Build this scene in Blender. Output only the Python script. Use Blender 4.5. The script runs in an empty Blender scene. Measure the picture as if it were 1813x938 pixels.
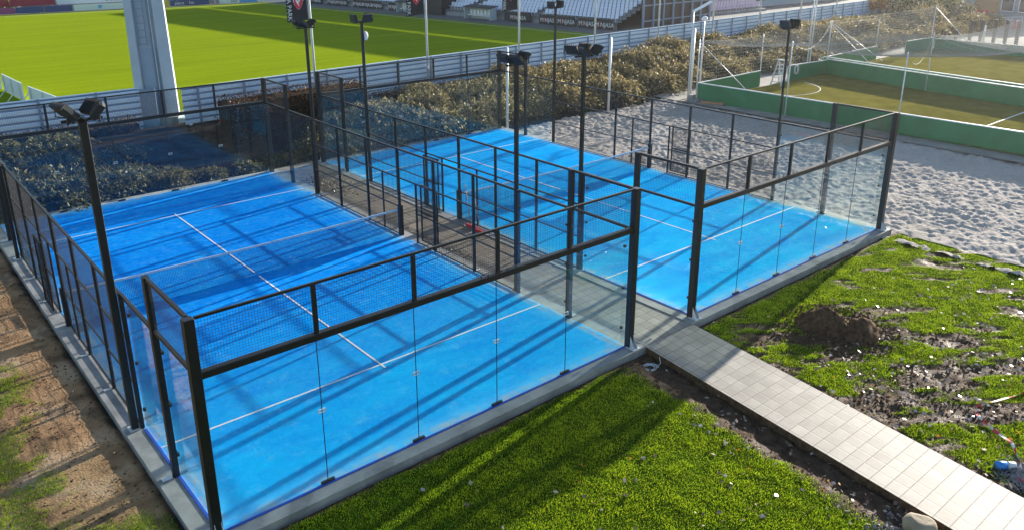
import bpy, bmesh, math, random
import numpy as np
from mathutils import Matrix, Vector, Euler

# ------------------------------------------------------------------ camera, sky, sun, exposure
S = bpy.context.scene
COL = S.collection
R_ = math.radians
SUN_AZ, SUN_EL = 9.6, 13.7            # azimuth from +X towards +Y, elevation
cam_d = bpy.data.cameras.new('camera')
cam = bpy.data.objects.new('camera', cam_d); COL.objects.link(cam)
rx = (0.76917967, -0.63901111, -0.00523887)
up = (0.20558436, 0.23968362, 0.94883446)
fw = (0.60506009, 0.7309012, -0.31573045)
m = Matrix(((rx[0], up[0], -fw[0], -3.425), (rx[1], up[1], -fw[1], -11.5589), (rx[2], up[2], -fw[2], 9.4218), (0, 0, 0, 1)))
cam.matrix_world = m
cam_d.sensor_width = 36.0; cam_d.lens = 36.0 * 1422.66 / 1813.0
cam_d.shift_x = 19.215 / 1813.0; cam_d.shift_y = -105.75 / 1813.0
cam_d.clip_start = 0.1; cam_d.clip_end = 3000
S.camera = cam

W = bpy.data.worlds.new('World'); S.world = W; W.use_nodes = True
nt = W.node_tree; bg = nt.nodes['Background']
sky = nt.nodes.new('ShaderNodeTexSky'); sky.sky_type = 'NISHITA'; sky.sun_disc = False
sky.sun_elevation = R_(SUN_EL); sky.sun_rotation = R_(90 - SUN_AZ)
sky.air_density = 1.0; sky.dust_density = 0.6; sky.ozone_density = 1.5
nt.links.new(sky.outputs[0], bg.inputs[0]); bg.inputs[1].default_value = 0.09
sl = bpy.data.lights.new('sun', 'SUN'); so = bpy.data.objects.new('sun', sl); COL.objects.link(so)
sl.energy = 5.0; sl.angle = R_(0.53); sl.color = (1.0, 0.92, 0.80)
d = Vector((math.cos(R_(SUN_EL)) * math.cos(R_(SUN_AZ)), math.cos(R_(SUN_EL)) * math.sin(R_(SUN_AZ)), math.sin(R_(SUN_EL))))
so.rotation_euler = d.to_track_quat('Z', 'Y').to_euler()
so.location = (40, 0, 40)
S.view_settings.view_transform = 'Standard'; S.view_settings.look = 'None'
S.view_settings.exposure = 1.5; S.view_settings.gamma = 1.0; S.view_settings.use_curve_mapping = False
S.render.engine = 'CYCLES'
S.cycles.max_bounces = 10; S.cycles.transparent_max_bounces = 40
S.cycles.use_denoising = True

HAZE = 0.0002
rng = np.random.default_rng(7); random.seed(7)

# ------------------------------------------------------------------ helpers: tags, empties, copies
def tag(o, label=None, cat=None, group=None, kind=None):
    if label: o['label'] = label
    if cat: o['category'] = cat
    if group: o['group'] = group
    if kind: o['kind'] = kind
    return o
def empty(name, loc=(0, 0, 0), rz=0.0, label=None, cat=None, group=None):
    o = bpy.data.objects.new(name, None); COL.objects.link(o)
    o.empty_display_size = 0.2
    o.location = loc; o.rotation_euler = (0, 0, rz)
    return tag(o, label, cat, group)
def copy_tree(o, parent=None):
    c = o.copy(); COL.objects.link(c); c.parent = parent
    for ch in o.children: copy_tree(ch, c)
    return c
def wloc(o):
    v = Vector((0, 0, 0))
    while o is not None:
        v = v + o.location; o = o.parent
    return v
def mesh_np(name, V, F, mats, parent=None, midx=None, attrs=None, smooth=False):
    """V (n,3) array, F list of arrays of faces (k,3)/(k,4)."""
    me = bpy.data.meshes.new(name)
    V = np.asarray(V, dtype=np.float32)
    if parent is not None: V = V - np.array(wloc(parent), dtype=np.float32)
    fl = [np.asarray(f, dtype=np.int32) for f in F if len(f)]
    nl = sum(f.size for f in fl); nf = sum(len(f) for f in fl)
    me.vertices.add(len(V)); me.vertices.foreach_set('co', V.ravel())
    me.loops.add(nl); me.loops.foreach_set('vertex_index', np.concatenate([f.ravel() for f in fl]))
    tot = np.concatenate([np.full(len(f), f.shape[1], np.int32) for f in fl])
    st = np.concatenate([[0], np.cumsum(tot)[:-1]]).astype(np.int32)
    me.polygons.add(nf); me.polygons.foreach_set('loop_start', st); me.polygons.foreach_set('loop_total', tot)
    for mt in (mats if isinstance(mats, (list, tuple)) else [mats]): me.materials.append(mt)
    if midx is not None: me.polygons.foreach_set('material_index', np.asarray(midx, np.int32))
    me.polygons.foreach_set('use_smooth', np.full(nf, smooth))
    if attrs:
        for k, a in attrs.items():
            at = me.attributes.new(k, 'FLOAT', 'POINT'); at.data.foreach_set('value', np.asarray(a, np.float32))
    me.update(calc_edges=True); me.validate()
    o = bpy.data.objects.new(name, me); COL.objects.link(o)
    if parent is not None: o.parent = parent
    return o

class MB:
    """collects shapes, builds ONE mesh object"""
    def __init__(s): s.V = []; s.F3 = []; s.F4 = []; s.M3 = []; s.M4 = []; s.n = 0
    def add(s, V, F, mi=0):
        V = np.asarray(V, float); F = np.asarray(F, int) + s.n
        s.V.append(V); s.n += len(V)
        if F.shape[1] == 3: s.F3.append(F); s.M3.append(np.full(len(F), mi))
        else: s.F4.append(F); s.M4.append(np.full(len(F), mi))
    BF = np.array([[0, 3, 2, 1], [4, 5, 6, 7], [0, 1, 5, 4], [1, 2, 6, 5], [2, 3, 7, 6], [3, 0, 4, 7]])
    def box(s, x0, x1, y0, y1, z0, z1, mi=0):
        s.add([(x0, y0, z0), (x1, y0, z0), (x1, y1, z0), (x0, y1, z0), (x0, y0, z1), (x1, y0, z1), (x1, y1, z1), (x0, y1, z1)], s.BF, mi)
    def cbox(s, x0, x1, y0, y1, z0, z1, b=0.006, mi=0):
        """box with chamfered vertical and top edges (octagonal section + top bevel)"""
        def ring(e, z):
            c = b
            return [(x0 + e + c, y0 + e, z), (x1 - e - c, y0 + e, z), (x1 - e, y0 + e + c, z), (x1 - e, y1 - e - c, z),
                    (x1 - e - c, y1 - e, z), (x0 + e + c, y1 - e, z), (x0 + e, y1 - e - c, z), (x0 + e, y0 + e + c, z)]
        rr = ring(0, z0) + ring(0, z1 - b) + ring(b * .8, z1)
        F = []
        for k in range(2):
            for i in range(8): F.append((k * 8 + i, k * 8 + (i + 1) % 8, k * 8 + 8 + (i + 1) % 8, k * 8 + 8 + i))
        for a in ((0, 1, 2, 3), (0, 3, 4, 7), (4, 5, 6, 7)):
            F.append(tuple(16 + i for i in a)); F.append(tuple(i for i in reversed(a)))
        s.add(rr, F, mi)
    def obox(s, c, ax, ay, az, mi=0):
        c, ax, ay, az = [np.asarray(v, float) for v in (c, ax, ay, az)]
        P = [c + i * ax + j * ay + k * az for k in (-1, 1) for (i, j) in ((-1, -1), (1, -1), (1, 1), (-1, 1))]
        s.add(P, s.BF, mi)
    def bar(s, p, q, w, h=None, mi=0, upv=(0, 0, 1)):
        p, q = np.asarray(p, float), np.asarray(q, float); h = w if h is None else h
        d = q - p; L = np.linalg.norm(d); d = d / L
        u = np.asarray(upv, float)
        if abs(d @ u) > .98: u = np.array((1., 0, 0))
        sd = np.cross(d, u); sd /= np.linalg.norm(sd); u = np.cross(sd, d)
        s.obox((p + q) / 2, d * L / 2, sd * w / 2, u * h / 2, mi)
    def tube(s, pts, r, n=6, mi=0, cap=True):
        pts = np.asarray(pts, float); k = len(pts)
        r = np.full(k, r) if np.isscalar(r) else np.asarray(r, float)
        V = []
        for i in range(k):
            t = pts[min(i + 1, k - 1)] - pts[max(i - 1, 0)]; t /= np.linalg.norm(t) + 1e-9
            u = np.array((0, 0, 1.)) if abs(t[2]) < .9 else np.array((1., 0, 0))
            a = np.cross(t, u); a /= np.linalg.norm(a); b = np.cross(a, t)
            for j in range(n):
                th = 2 * math.pi * j / n; V.append(pts[i] + r[i] * (a * math.cos(th) + b * math.sin(th)))
        F = [(i * n + j, i * n + (j + 1) % n, (i + 1) * n + (j + 1) % n, (i + 1) * n + j) for i in range(k - 1) for j in range(n)]
        if cap:
            V.append(pts[0]); V.append(pts[-1]); a, b = len(V) - 2, len(V) - 1
            s.add(V, F, mi); n0 = s.n - len(V)
            T = [(a, (j + 1) % n, j) for j in range(n)] + [(b, (k - 1) * n + j, (k - 1) * n + (j + 1) % n) for j in range(n)]
            s.F3.append(np.array(T) + n0); s.M3.append(np.full(len(T), mi))
        else: s.add(V, F, mi)
    def wires(s, P, Q, r, mi=0):
        """many straight square wires at once; P, Q (k,3)"""
        P, Q = np.asarray(P, float), np.asarray(Q, float)
        d = Q - P; d /= np.linalg.norm(d, axis=1)[:, None]
        u = np.where(np.abs(d[:, 2:3]) > .9, np.array([[1., 0, 0]]), np.array([[0, 0, 1.]]))
        a = np.cross(d, u); a /= np.linalg.norm(a, axis=1)[:, None]; b = np.cross(a, d)
        V = np.stack([P + a * r, P + b * r, P - a * r, P - b * r, Q + a * r, Q + b * r, Q - a * r, Q - b * r], 1).reshape(-1, 3)
        base = (np.arange(len(P)) * 8)[:, None, None]
        F = np.array([[0, 1, 5, 4], [1, 2, 6, 5], [2, 3, 7, 6], [3, 0, 4, 7]])[None] + base
        s.add(V, F.reshape(-1, 4), mi)
    def quad(s, a, b, c, d, mi=0): s.add([a, b, c, d], [(0, 1, 2, 3)], mi)
    def build(s, name, mats, parent=None, smooth=False, attrs=None):
        V = np.concatenate(s.V); F = []; M = []
        if s.F3: F.append(np.concatenate(s.F3)); M.append(np.concatenate(s.M3))
        if s.F4: F.append(np.concatenate(s.F4)); M.append(np.concatenate(s.M4))
        return mesh_np(name, V, F, mats, parent, np.concatenate(M), attrs, smooth)

# numpy value noise
def _h(ix, iy, seed):
    n = (ix * 374761393 + iy * 668265263 + seed * 1442695041) & 0xFFFFFFFF
    n = ((n ^ (n >> 13)) * 1274126177) & 0xFFFFFFFF
    return ((n ^ (n >> 16)) & 0xFFFF) / 65535.0
def vnoise(x, y, seed=0):
    x = np.asarray(x, float); y = np.asarray(y, float)
    ix = np.floor(x).astype(np.int64); iy = np.floor(y).astype(np.int64); fx = x - ix; fy = y - iy
    fx = fx * fx * (3 - 2 * fx); fy = fy * fy * (3 - 2 * fy)
    return (_h(ix, iy, seed) * (1 - fx) + _h(ix + 1, iy, seed) * fx) * (1 - fy) + (_h(ix, iy + 1, seed) * (1 - fx) + _h(ix + 1, iy + 1, seed) * fx) * fy
def fbm(x, y, seed=0, oct=4):
    t = 0; a = .5; n = 0
    for o in range(oct):
        t = t + a * vnoise(x, y, seed + o * 17); n += a; a *= .5; x = x * 2.03; y = y * 2.03
    return t / n
def sstep(a, b, x):
    t = np.clip((x - a) / (b - a), 0, 1); return t * t * (3 - 2 * t)

# ------------------------------------------------------------------ materials
def mat(name, col=(.5, .5, .5), rough=.6, metal=0.0, spec=.5):
    mt = bpy.data.materials.new(name); mt.use_nodes = True
    b = mt.node_tree.nodes['Principled BSDF']
    b.inputs['Base Color'].default_value = (*col, 1); b.inputs['Roughness'].default_value = rough
    b.inputs['Metallic'].default_value = metal; b.inputs['Specular IOR Level'].default_value = spec
    return mt
class NT:
    def __init__(s, mt): s.t = mt.node_tree; s.N = s.t.nodes; s.L = s.t.links; s.b = s.N.get('Principled BSDF'); s.out = s.N.get('Material Output')
    def node(s, ty, **kw):
        n = s.N.new(ty)
        for k, v in kw.items(): setattr(n, k, v)
        return n
    def set(s, sock, v):
        if isinstance(v, bpy.types.NodeSocket): s.L.new(v, sock)
        elif isinstance(v, (tuple, list)) and len(v) == 3 and sock.type == 'RGBA': sock.default_value = (*v, 1)
        else: sock.default_value = v
    def pos(s, obj=False):
        if obj: return s.node('ShaderNodeTexCoord').outputs['Object']
        return s.node('ShaderNodeNewGeometry').outputs['Position']
    def noise(s, scale, detail=3, vec=None, rough=.55, stretch=None):
        n = s.node('ShaderNodeTexNoise'); n.inputs['Scale'].default_value = scale; n.inputs['Detail'].default_value = detail
        n.inputs['Roughness'].default_value = rough
        v = vec if vec is not None else s.pos()
        if stretch:
            mp = s.node('ShaderNodeMapping'); mp.inputs['Scale'].default_value = stretch[:3]
            if len(stretch) > 3: mp.inputs['Rotation'].default_value = (0, 0, stretch[3])
            s.L.new(v, mp.inputs[0]); v = mp.outputs[0]
        s.L.new(v, n.inputs['Vector']); return n.outputs['Fac']
    def ramp(s, fac, stops):
        r = s.node('ShaderNodeValToRGB'); e = r.color_ramp.elements
        while len(e) < len(stops): e.new(.5)
        for el, (p, c) in zip(e, stops): el.position = p; el.color = (*c, 1) if len(c) == 3 else c
        s.L.new(fac, r.inputs[0]); return r.outputs[0]
    def mix(s, f, a, b, mode='MIX'):
        n = s.node('ShaderNodeMix', data_type='RGBA', blend_type=mode)
        s.set(n.inputs[0], f); s.set(n.inputs[6], a); s.set(n.inputs[7], b); return n.outputs[2]
    def math(s, op, a, b=0.0):
        n = s.node('ShaderNodeMath', operation=op); s.set(n.inputs[0], a); s.set(n.inputs[1], b); return n.outputs[0]
    def attr(s, name): return s.node('ShaderNodeAttribute', attribute_name=name).outputs['Fac']
    def bump(s, h, strength=.3, dist=.02):
        n = s.node('ShaderNodeBump'); n.inputs['Strength'].default_value = strength; n.inputs['Distance'].default_value = dist
        s.L.new(h, n.inputs['Height']); s.L.new(n.outputs[0], s.b.inputs['Normal'])
    def color(s, c): s.L.new(c, s.b.inputs['Base Color'])
def noisy(name, c1, c2, scale=4, rough=.7, bump=0, bscale=None, metal=0, detail=4, obj=False, spec=.5, stretch=None):
    mt = mat(name, c1, rough, metal, spec); t = NT(mt); v = t.pos(obj)
    n = t.noise(scale, detail, v, stretch=stretch)
    t.color(t.ramp(n, [(.3, c1), (.7, c2)]))
    if bump: t.bump(t.noise(bscale or scale * 4, 4, v), bump, .02)
    return mt

M = {}
M['black'] = noisy('black_painted_steel', (.006, .006, .008), (.013, .013, .015), 6, .42, .05, 60, obj=True)
M['black2'] = noisy('black_cast_metal', (.01, .01, .011), (.022, .022, .024), 20, .5, .1, 90, obj=True)
M['wire'] = mat('black_coated_wire', (.008, .008, .009), .45)
M['galv'] = noisy('galvanised_steel', (.58, .60, .63), (.72, .74, .76), 9, .45, .08, 40, metal=.25, obj=True)
M['polegrey'] = noisy('pale_grey_pole_paint', (.52, .55, .58), (.62, .64, .66), 3, .45, obj=True)
M['white'] = noisy('white_paint', (.72, .73, .74), (.8, .8, .79), 5, .5, obj=True)
M['whiteplastic'] = mat('white_plastic', (.78, .79, .8), .35)
M['red'] = noisy('red_plastic', (.6, .02, .03), (.7, .04, .05), 8, .4, obj=True)
M['wood'] = noisy('handle_wood', (.38, .18, .09), (.5, .26, .14), 20, .6, obj=True)
M['lamp'] = mat('lamp_lens', (.03, .03, .034), .45, 0, .3)

# glass: fresnel mirror over clear transmission (thin panes of a closed box)
def glass(name, tint):
    mt = bpy.data.materials.new(name); mt.use_nodes = True; t = NT(mt); t.N.remove(t.b)
    g = t.node('ShaderNodeNewGeometry'); fr = t.node('ShaderNodeFresnel')
    ior = t.node('ShaderNodeMix', data_type='FLOAT'); t.L.new(g.outputs['Backfacing'], ior.inputs[0])
    ior.inputs[2].default_value = 1.5; ior.inputs[3].default_value = 1 / 1.5
    t.L.new(ior.outputs[0], fr.inputs['IOR'])
    tr = t.node('ShaderNodeBsdfTransparent'); tr.inputs[0].default_value = (*tint, 1)
    gl = t.node('ShaderNodeBsdfGlossy'); gl.inputs['Roughness'].default_value = 0.0; gl.inputs[0].default_value = (1, 1, 1, 1)
    mx = t.node('ShaderNodeMixShader'); t.L.new(fr.outputs[0], mx.inputs[0]); t.L.new(tr.outputs[0], mx.inputs[1]); t.L.new(gl.outputs[0], mx.inputs[2])
    # dust / dried spray on the pane
    df = t.node('ShaderNodeBsdfDiffuse'); df.inputs[0].default_value = (.7, .75, .75, 1)
    n = t.noise(1.3, 5, t.pos(True)); f = t.math('MULTIPLY', n, .016)
    m2 = t.node('ShaderNodeMixShader'); t.L.new(f, m2.inputs[0]); t.L.new(mx.outputs[0], m2.inputs[1]); t.L.new(df.outputs[0], m2.inputs[2])
    t.L.new(m2.outputs[0], t.out.inputs[0]); return mt
M['glass'] = glass('tempered_glass', (.93, .965, .955))

# blue artificial turf with sand drifts
mt = mat('blue_artificial_turf', rough=.9, spec=.0); t = NT(mt); p = t.pos()
a = t.noise(.7, 6, p, .62); c = t.ramp(a, [(.3, (.001, .155, .66)), (.7, (.003, .235, .84))])
fine = t.noise(48, 4, p, .7); c = t.mix(.6, c, t.ramp(fine, [(.25, (.001, .11, .50)), (.75, (.005, .36, .95))]))
mid = t.noise(5.5, 6, p, .72); c = t.mix(.5, c, t.ramp(mid, [(.3, (.001, .10, .50)), (.5, (.003, .22, .80)), (.72, (.02, .38, .92))]))
wn_ = t.math('MULTIPLY', .85, t.attr('sheen_and_sand')); wn_ = t.math('MULTIPLY', wn_, t.ramp(t.noise(.9, 7, p, .68, stretch=(.45, 1.2, 1, .25)), [(.25, (.2, .2, .2)), (.68, (1, 1, 1))])); c = t.mix(wn_, c, (.006, .54, .93))  # cyan brightening towards the sun, and sand drift, put into the turf colour
sand = t.noise(1.3, 7, p, .7, stretch=(.5, 1.5, 1, .3)); sf = t.ramp(sand, [(.50, (0, 0, 0)), (.72, (.30, .30, .30))]); c = t.mix(sf, c, (.04, .56, .88))
scuff = t.ramp(t.noise(2.4, 8, p, .78), [(.54, (0, 0, 0)), (.70, (.34, .34, .34))]); c = t.mix(scuff, c, (.22, .58, .84))
spk = t.noise(150, 2, p); sp = t.ramp(spk, [(.66, (0, 0, 0)), (.76, (.20, .20, .20))]); c = t.mix(sp, c, (.2, .5, .72))
ea = t.attr('edge'); e1 = t.math('MULTIPLY', ea, t.ramp(t.noise(1.6, 7, p, .7), [(.30, (0, 0, 0)), (.66, (.75, .75, .75))])); c = t.mix(e1, c, (.12, .52, .80))
e2 = t.math('MULTIPLY', t.ramp(ea, [(.74, (0, 0, 0)), (.90, (1, 1, 1))]), t.ramp(t.noise(1.8, 7, p, .7), [(.42, (0, 0, 0)), (.62, (.85, .85, .85))])); c = t.mix(e2, c, (.46, .41, .30))
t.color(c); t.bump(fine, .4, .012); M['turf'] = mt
M['line'] = noisy('white_turf_line', (.62, .64, .66), (.8, .81, .82), 25, .7)
M['turfstrip'] = noisy('blue_turf_strip', (.006, .05, .35), (.01, .09, .5), 30, .7)

# concrete
mt = mat('concrete_kerb', rough=.75); t = NT(mt); p = t.pos()
c = t.ramp(t.noise(1.6, 6, p), [(.3, (.17, .175, .175)), (.55, (.28, .28, .275)), (.75, (.36, .355, .34))])
st = t.ramp(t.noise(1.1, 4, p, .7), [(.56, (0, 0, 0)), (.62, (1, 1, 1))]); c = t.mix(t.math('MULTIPLY', st, .45), c, (.13, .14, .15))
t.color(c); t.bump(t.noise(40, 4, p), .25, .01); M['concrete'] = mt

# paving slabs, 30 x 30 cm
mt = mat('concrete_paving_slabs', rough=.62); t = NT(mt); p = t.pos()
sx = t.node('ShaderNodeSeparateXYZ'); t.L.new(p, sx.inputs[0])
u = t.math('DIVIDE', t.math('SUBTRACT', sx.outputs[0], t.math('MULTIPLY', sx.outputs[1], .128)), .3045)
u = t.math('ADD', u, 100.0 - 10.52 / .3045); v = t.math('ADD', t.math('DIVIDE', t.math('ADD', sx.outputs[1], 5.70), .299), 100.0)
fu, fv = t.math('FRACT', u), t.math('FRACT', v)
def edge_d(f): return t.math('MINIMUM', f, t.math('SUBTRACT', 1.0, f))
e = t.math('MINIMUM', edge_d(fu), edge_d(fv))
jn = t.ramp(e, [(.020, (1, 1, 1)), (.036, (0, 0, 0))])
cv = t.node('ShaderNodeCombineXYZ'); t.L.new(t.math('FLOOR', u), cv.inputs[0]); t.L.new(t.math('FLOOR', v), cv.inputs[1])
wn = t.node('ShaderNodeTexWhiteNoise', noise_dimensions='2D'); t.L.new(cv.outputs[0], wn.inputs['Vector'])
c = t.ramp(wn.outputs[0], [(0, (.175, .155, .13)), (.5, (.25, .225, .19)), (1, (.31, .282, .24))])
c = t.mix(.35, c, t.ramp(t.noise(3, 5, p), [(.3, (.18, .168, .15)), (.7, (.36, .335, .295))]))
old = t.node('ShaderNodeMapRange'); old.inputs[1].default_value = 1.0; old.inputs[2].default_value = 8.0; t.L.new(sx.outputs[1], old.inputs[0])
c = t.mix(t.ramp(t.noise(.9, 7, p, .7), [(.48, (0, 0, 0)), (.70, (.6, .6, .6))]), c, (.16, .14, .115))
dirt = t.math('MULTIPLY', old.outputs[0], t.ramp(t.noise(1.4, 5, p), [(.2, (.4, .4, .4)), (.6, (1, 1, 1))]))
c = t.mix(t.math('MULTIPLY', dirt, .75), c, (.21, .155, .095))
c = t.mix(t.math('MULTIPLY', jn, .9), c, (.05, .045, .04)); t.color(c)
hgt = t.math('ADD', t.math('MULTIPLY', jn, -1.0), t.math('MULTIPLY', t.noise(60, 3, p), .25)); t.bump(hgt, .5, .006); M['slab'] = mt

# natural ground
mt = mat('turf_soil', rough=.85, spec=.15); t = NT(mt); p = t.pos()
g = t.ramp(t.noise(3.5, 5, p), [(.3, (.012, .03, .003)), (.7, (.035, .07, .006))])
so_ = t.ramp(t.noise(6, 6, p), [(.3, (.035, .021, .013)), (.7, (.12, .076, .048))])
c = t.mix(t.attr('soil'), g, so_); t.color(c); t.bump(t.noise(24, 5, p), .8, .04); t.L.new(t.math('SUBTRACT', .9, t.math('MULTIPLY', t.attr('soil'), t.ramp(t.noise(2.5, 4, p), [(.42, (.05, .05, .05)), (.66, (.36, .36, .36))]))), t.b.inputs['Roughness']); t.L.new(t.math('MULTIPLY', t.attr('soil'), .07), t.b.inputs['Specular IOR Level']); M['lawn'] = mt
mt = mat('trodden_dirt', rough=.9, spec=.1); t = NT(mt); p = t.pos()
c = t.ramp(t.noise(.9, 6, p), [(.25, (.19, .10, .05)), (.5, (.36, .22, .115)), (.8, (.55, .40, .27))])
c = t.mix(t.ramp(t.noise(9, 5, p), [(.55, (0, 0, 0)), (.72, (.7, .7, .7))]), c, (.07, .042, .024))
c = t.mix(t.attr('soil'), c, (.055, .038, .025))
t.color(c); t.bump(t.noise(22, 6, p), .7, .03); M['dirt'] = mt
mt = mat('pale_beach_sand', rough=.95, spec=0); t = NT(mt); p = t.pos()
c = t.ramp(t.noise(.5, 5, p), [(.3, (.43, .39, .35)), (.7, (.56, .515, .47))])
c = t.mix(.4, c, t.ramp(t.noise(9, 4, p), [(.3, (.26, .235, .21)), (.7, (.47, .43, .395))])); t.color(c)
t.bump(t.noise(14, 5, p), .8, .05); M['sand'] = mt
M['ground'] = noisy('rough_ground', (.06, .075, .03), (.12, .10, .06), .4, .9, .4, 3)
M['mound'] = noisy('dug_soil', (.045, .026, .015), (.15, .092, .055), 9, .9, .9, 25, spec=.05)
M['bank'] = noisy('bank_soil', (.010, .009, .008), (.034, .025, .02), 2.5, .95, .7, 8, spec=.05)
M['pitch'] = None
mt = mat('mown_pitch_grass', rough=.9, spec=0); t = NT(mt); p = t.pos()
c = t.ramp(t.noise(.5, 4, p, stretch=(.22, 3.2, 1, .10)), [(.3, (.155, .225, .006)), (.7, (.25, .32, .008))])
c = t.mix(.3, c, t.ramp(t.noise(7, 4, p), [(.25, (.08, .14, .004)), (.75, (.31, .36, .014))]))
t.color(c); t.bump(t.noise(30, 3, p), .5, .02); M['pitch'] = mt
M['asphalt'] = noisy('grey_tarmac', (.09, .09, .095), (.14, .14, .14), 2, .85)
M['plaza'] = noisy('pale_plaza_paving', (.27, .25, .225), (.37, .35, .315), 1.2, .85, .2, 9, spec=.1)
M['cageturf'] = noisy('worn_green_turf', (.125, .115, .022), (.19, .17, .04), .9, .9, .3, 20, spec=0)
M['greenboard'] = noisy('green_panel', (.014, .16, .06), (.024, .22, .09), 1.1, .5, .08, 10)
M['rope'] = mat('white_rope', (.48, .48, .46), .7)
M['netgrey'] = mat('grey_netting', (.32, .31, .30), .7)

def leafmat(name, c1, c2, c3, trans=.5, rough=.5):
    mt = bpy.data.materials.new(name); mt.use_nodes = True; t = NT(mt)
    g = t.node('ShaderNodeNewGeometry')
    c = t.ramp(g.outputs['Random Per Island'], [(0, c1), (.5, c2), (1, c3)])
    t.color(c); t.b.inputs['Roughness'].default_value = rough; t.b.inputs['Specular IOR Level'].default_value = .35
    tr = t.node('ShaderNodeBsdfTranslucent'); t.L.new(c, tr.inputs[0])
    mx = t.node('ShaderNodeMixShader'); mx.inputs[0].default_value = trans
    t.L.new(t.b.outputs[0], mx.inputs[1]); t.L.new(tr.outputs[0], mx.inputs[2]); t.L.new(mx.outputs[0], t.out.inputs[0]); return mt
M['blade'] = leafmat('grass_blades', (.09, .185, .004), (.235, .365, .007), (.44, .50, .025), .55, .5)
M['shrubleaf'] = leafmat('shrub_leaves', (.035, .032, .012), (.15, .122, .045), (.50, .40, .18), .4, .5)
M['shrubdark'] = leafmat('dark_shrub_leaves', (.025, .032, .010), (.07, .07, .025), (.27, .23, .09), .35, .5)
M['beech'] = leafmat('russet_hedge_leaves', (.05, .026, .013), (.10, .048, .02), (.17, .085, .035), .35, .55)
M['treeleaf'] = leafmat('tree_leaves', (.05, .075, .012), (.09, .11, .02), (.16, .16, .03), .4, .5)
M['autumn'] = leafmat('orange_leaves', (.25, .08, .01), (.4, .16, .02), (.5, .25, .04), .4, .5)
M['fallen'] = leafmat('fallen_leaves', (.12, .07, .045), (.30, .22, .17), (.60, .54, .50), .12, .25)
M['bark'] = noisy('bark', (.05, .035, .025), (.10, .075, .055), 12, .85, .5, 30)

# ------------------------------------------------------------------ setting: ground
CW, CL, BX, BY = 10.0, 20.0, 12.624, 0.032       # court size, offset of the second court
def pathL(y): return 10.45 + .128 * y
def pathR(y): return 12.30 + .128 * y
FY = lambda x: 26.7 + .064 * (x - 11.25)          # stadium fence line

o = MB(); o.quad((-500, -400, -.6), (700, -400, -.6), (700, 800, -.6), (-500, 800, -.6)); o.build('ground', M['ground'])['kind'] = 'structure'

def heightfield(name, x0, x1, y0, y1, step, zf, mt, attrs=None, keep=None):
    xs = np.arange(x0, x1 + step * .5, step); ys = np.arange(y0, y1 + step * .5, step)
    X, Y = np.meshgrid(xs, ys); Z = zf(X, Y); nx = len(xs)
    V = np.stack([X, Y, Z], -1).reshape(-1, 3)
    idx = np.arange(len(V)).reshape(X.shape)
    F = np.stack([idx[:-1, :-1], idx[:-1, 1:], idx[1:, 1:], idx[1:, :-1]], -1).reshape(-1, 4)
    if keep is not None:
        cx = (X[:-1, :-1] + step / 2).ravel(); cy = (Y[:-1, :-1] + step / 2).ravel(); F = F[keep(cx, cy)]
        used = np.unique(F); re = np.full(len(V), -1); re[used] = np.arange(len(used)); F = re[F]; V = V[used]
    at = {k: f(V[:, 0], V[:, 1]) for k, f in attrs.items()} if attrs else None
    ob = mesh_np(name, V, [F], mt, None, None, at, True); ob['kind'] = 'structure'; return ob

# lawn in front (soil mask drives colour, blades and height)
def soil_front(x, y):
    dl = pathL(y) - x; dr = x - pathR(y)
    n = fbm(x * 1.6, y * 1.6, 3, 4); n2 = fbm(x * 3.1 + 9, y * 3.1, 11, 4)
    trench = sstep(1.05, .55, dl + (n - .5) * 1.1) * (dl > -.1)
    trench = np.where(y > -.9, np.maximum(trench, sstep(1.6, .9, dl + (n - .5)) * (dl > -.1)), trench)
    verge = sstep(.30, .12, dr + (n2 - .5) * .5) * (dr > -.1)
    a = (x - 14.5) * .77 + (y + 5.6) * -.64; b = (x - 14.5) * .6 + (y + 5.6) * .77     # along / across the picture
    st = fbm(a * .8, b * 2.6, 21, 4)
    a2 = (x - 14.2) * .77 + (y + 5.1) * -.64; b2 = (x - 14.2) * .6 + (y + 5.1) * .77; el = np.hypot(a2 / 4.0, b2 / 1.9)
    mud = sstep(.40, .52, st - .20 * sstep(.65, 1.5, el) + .10 * sstep(1, 0, el)) * (dr > 0)
    mud2 = sstep(.60, .70, n2) * sstep(-.9, -1.8, y) * sstep(2.4, 1.2, dr) * (dr > 0) * .9
    kerb = sstep(-.62, -.42, y + (n - .5) * .2)
    gravel = sstep(1.5, .8, np.hypot((x - 9.0) / 1.5, (y + 8.1)))
    return np.clip(np.maximum.reduce([trench, verge, mud, mud2, kerb, gravel]), 0, 1)
def z_front(x, y):
    s = soil_front(x, y); dl = pathL(y) - x; dr = x - pathR(y)
    z = -.13 + .07 * (fbm(x * .7, y * .7, 5, 3) - .5)
    z = z + s * (.13 * (fbm(x * 3.3, y * 3.3, 31, 5) - .5) - .02)
    z = z - .05 * sstep(.9, .35, dl) * (dl > -.3)
    z = np.where((dl < 0) & (dr < 0), -.35, z)
    z = np.where(y > -.42, np.minimum(z, -.20), z)
    return z
heightfield('lawn', -8, 23.2, -13, -.30, .07, z_front, M['lawn'], {'soil': soil_front})

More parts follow.
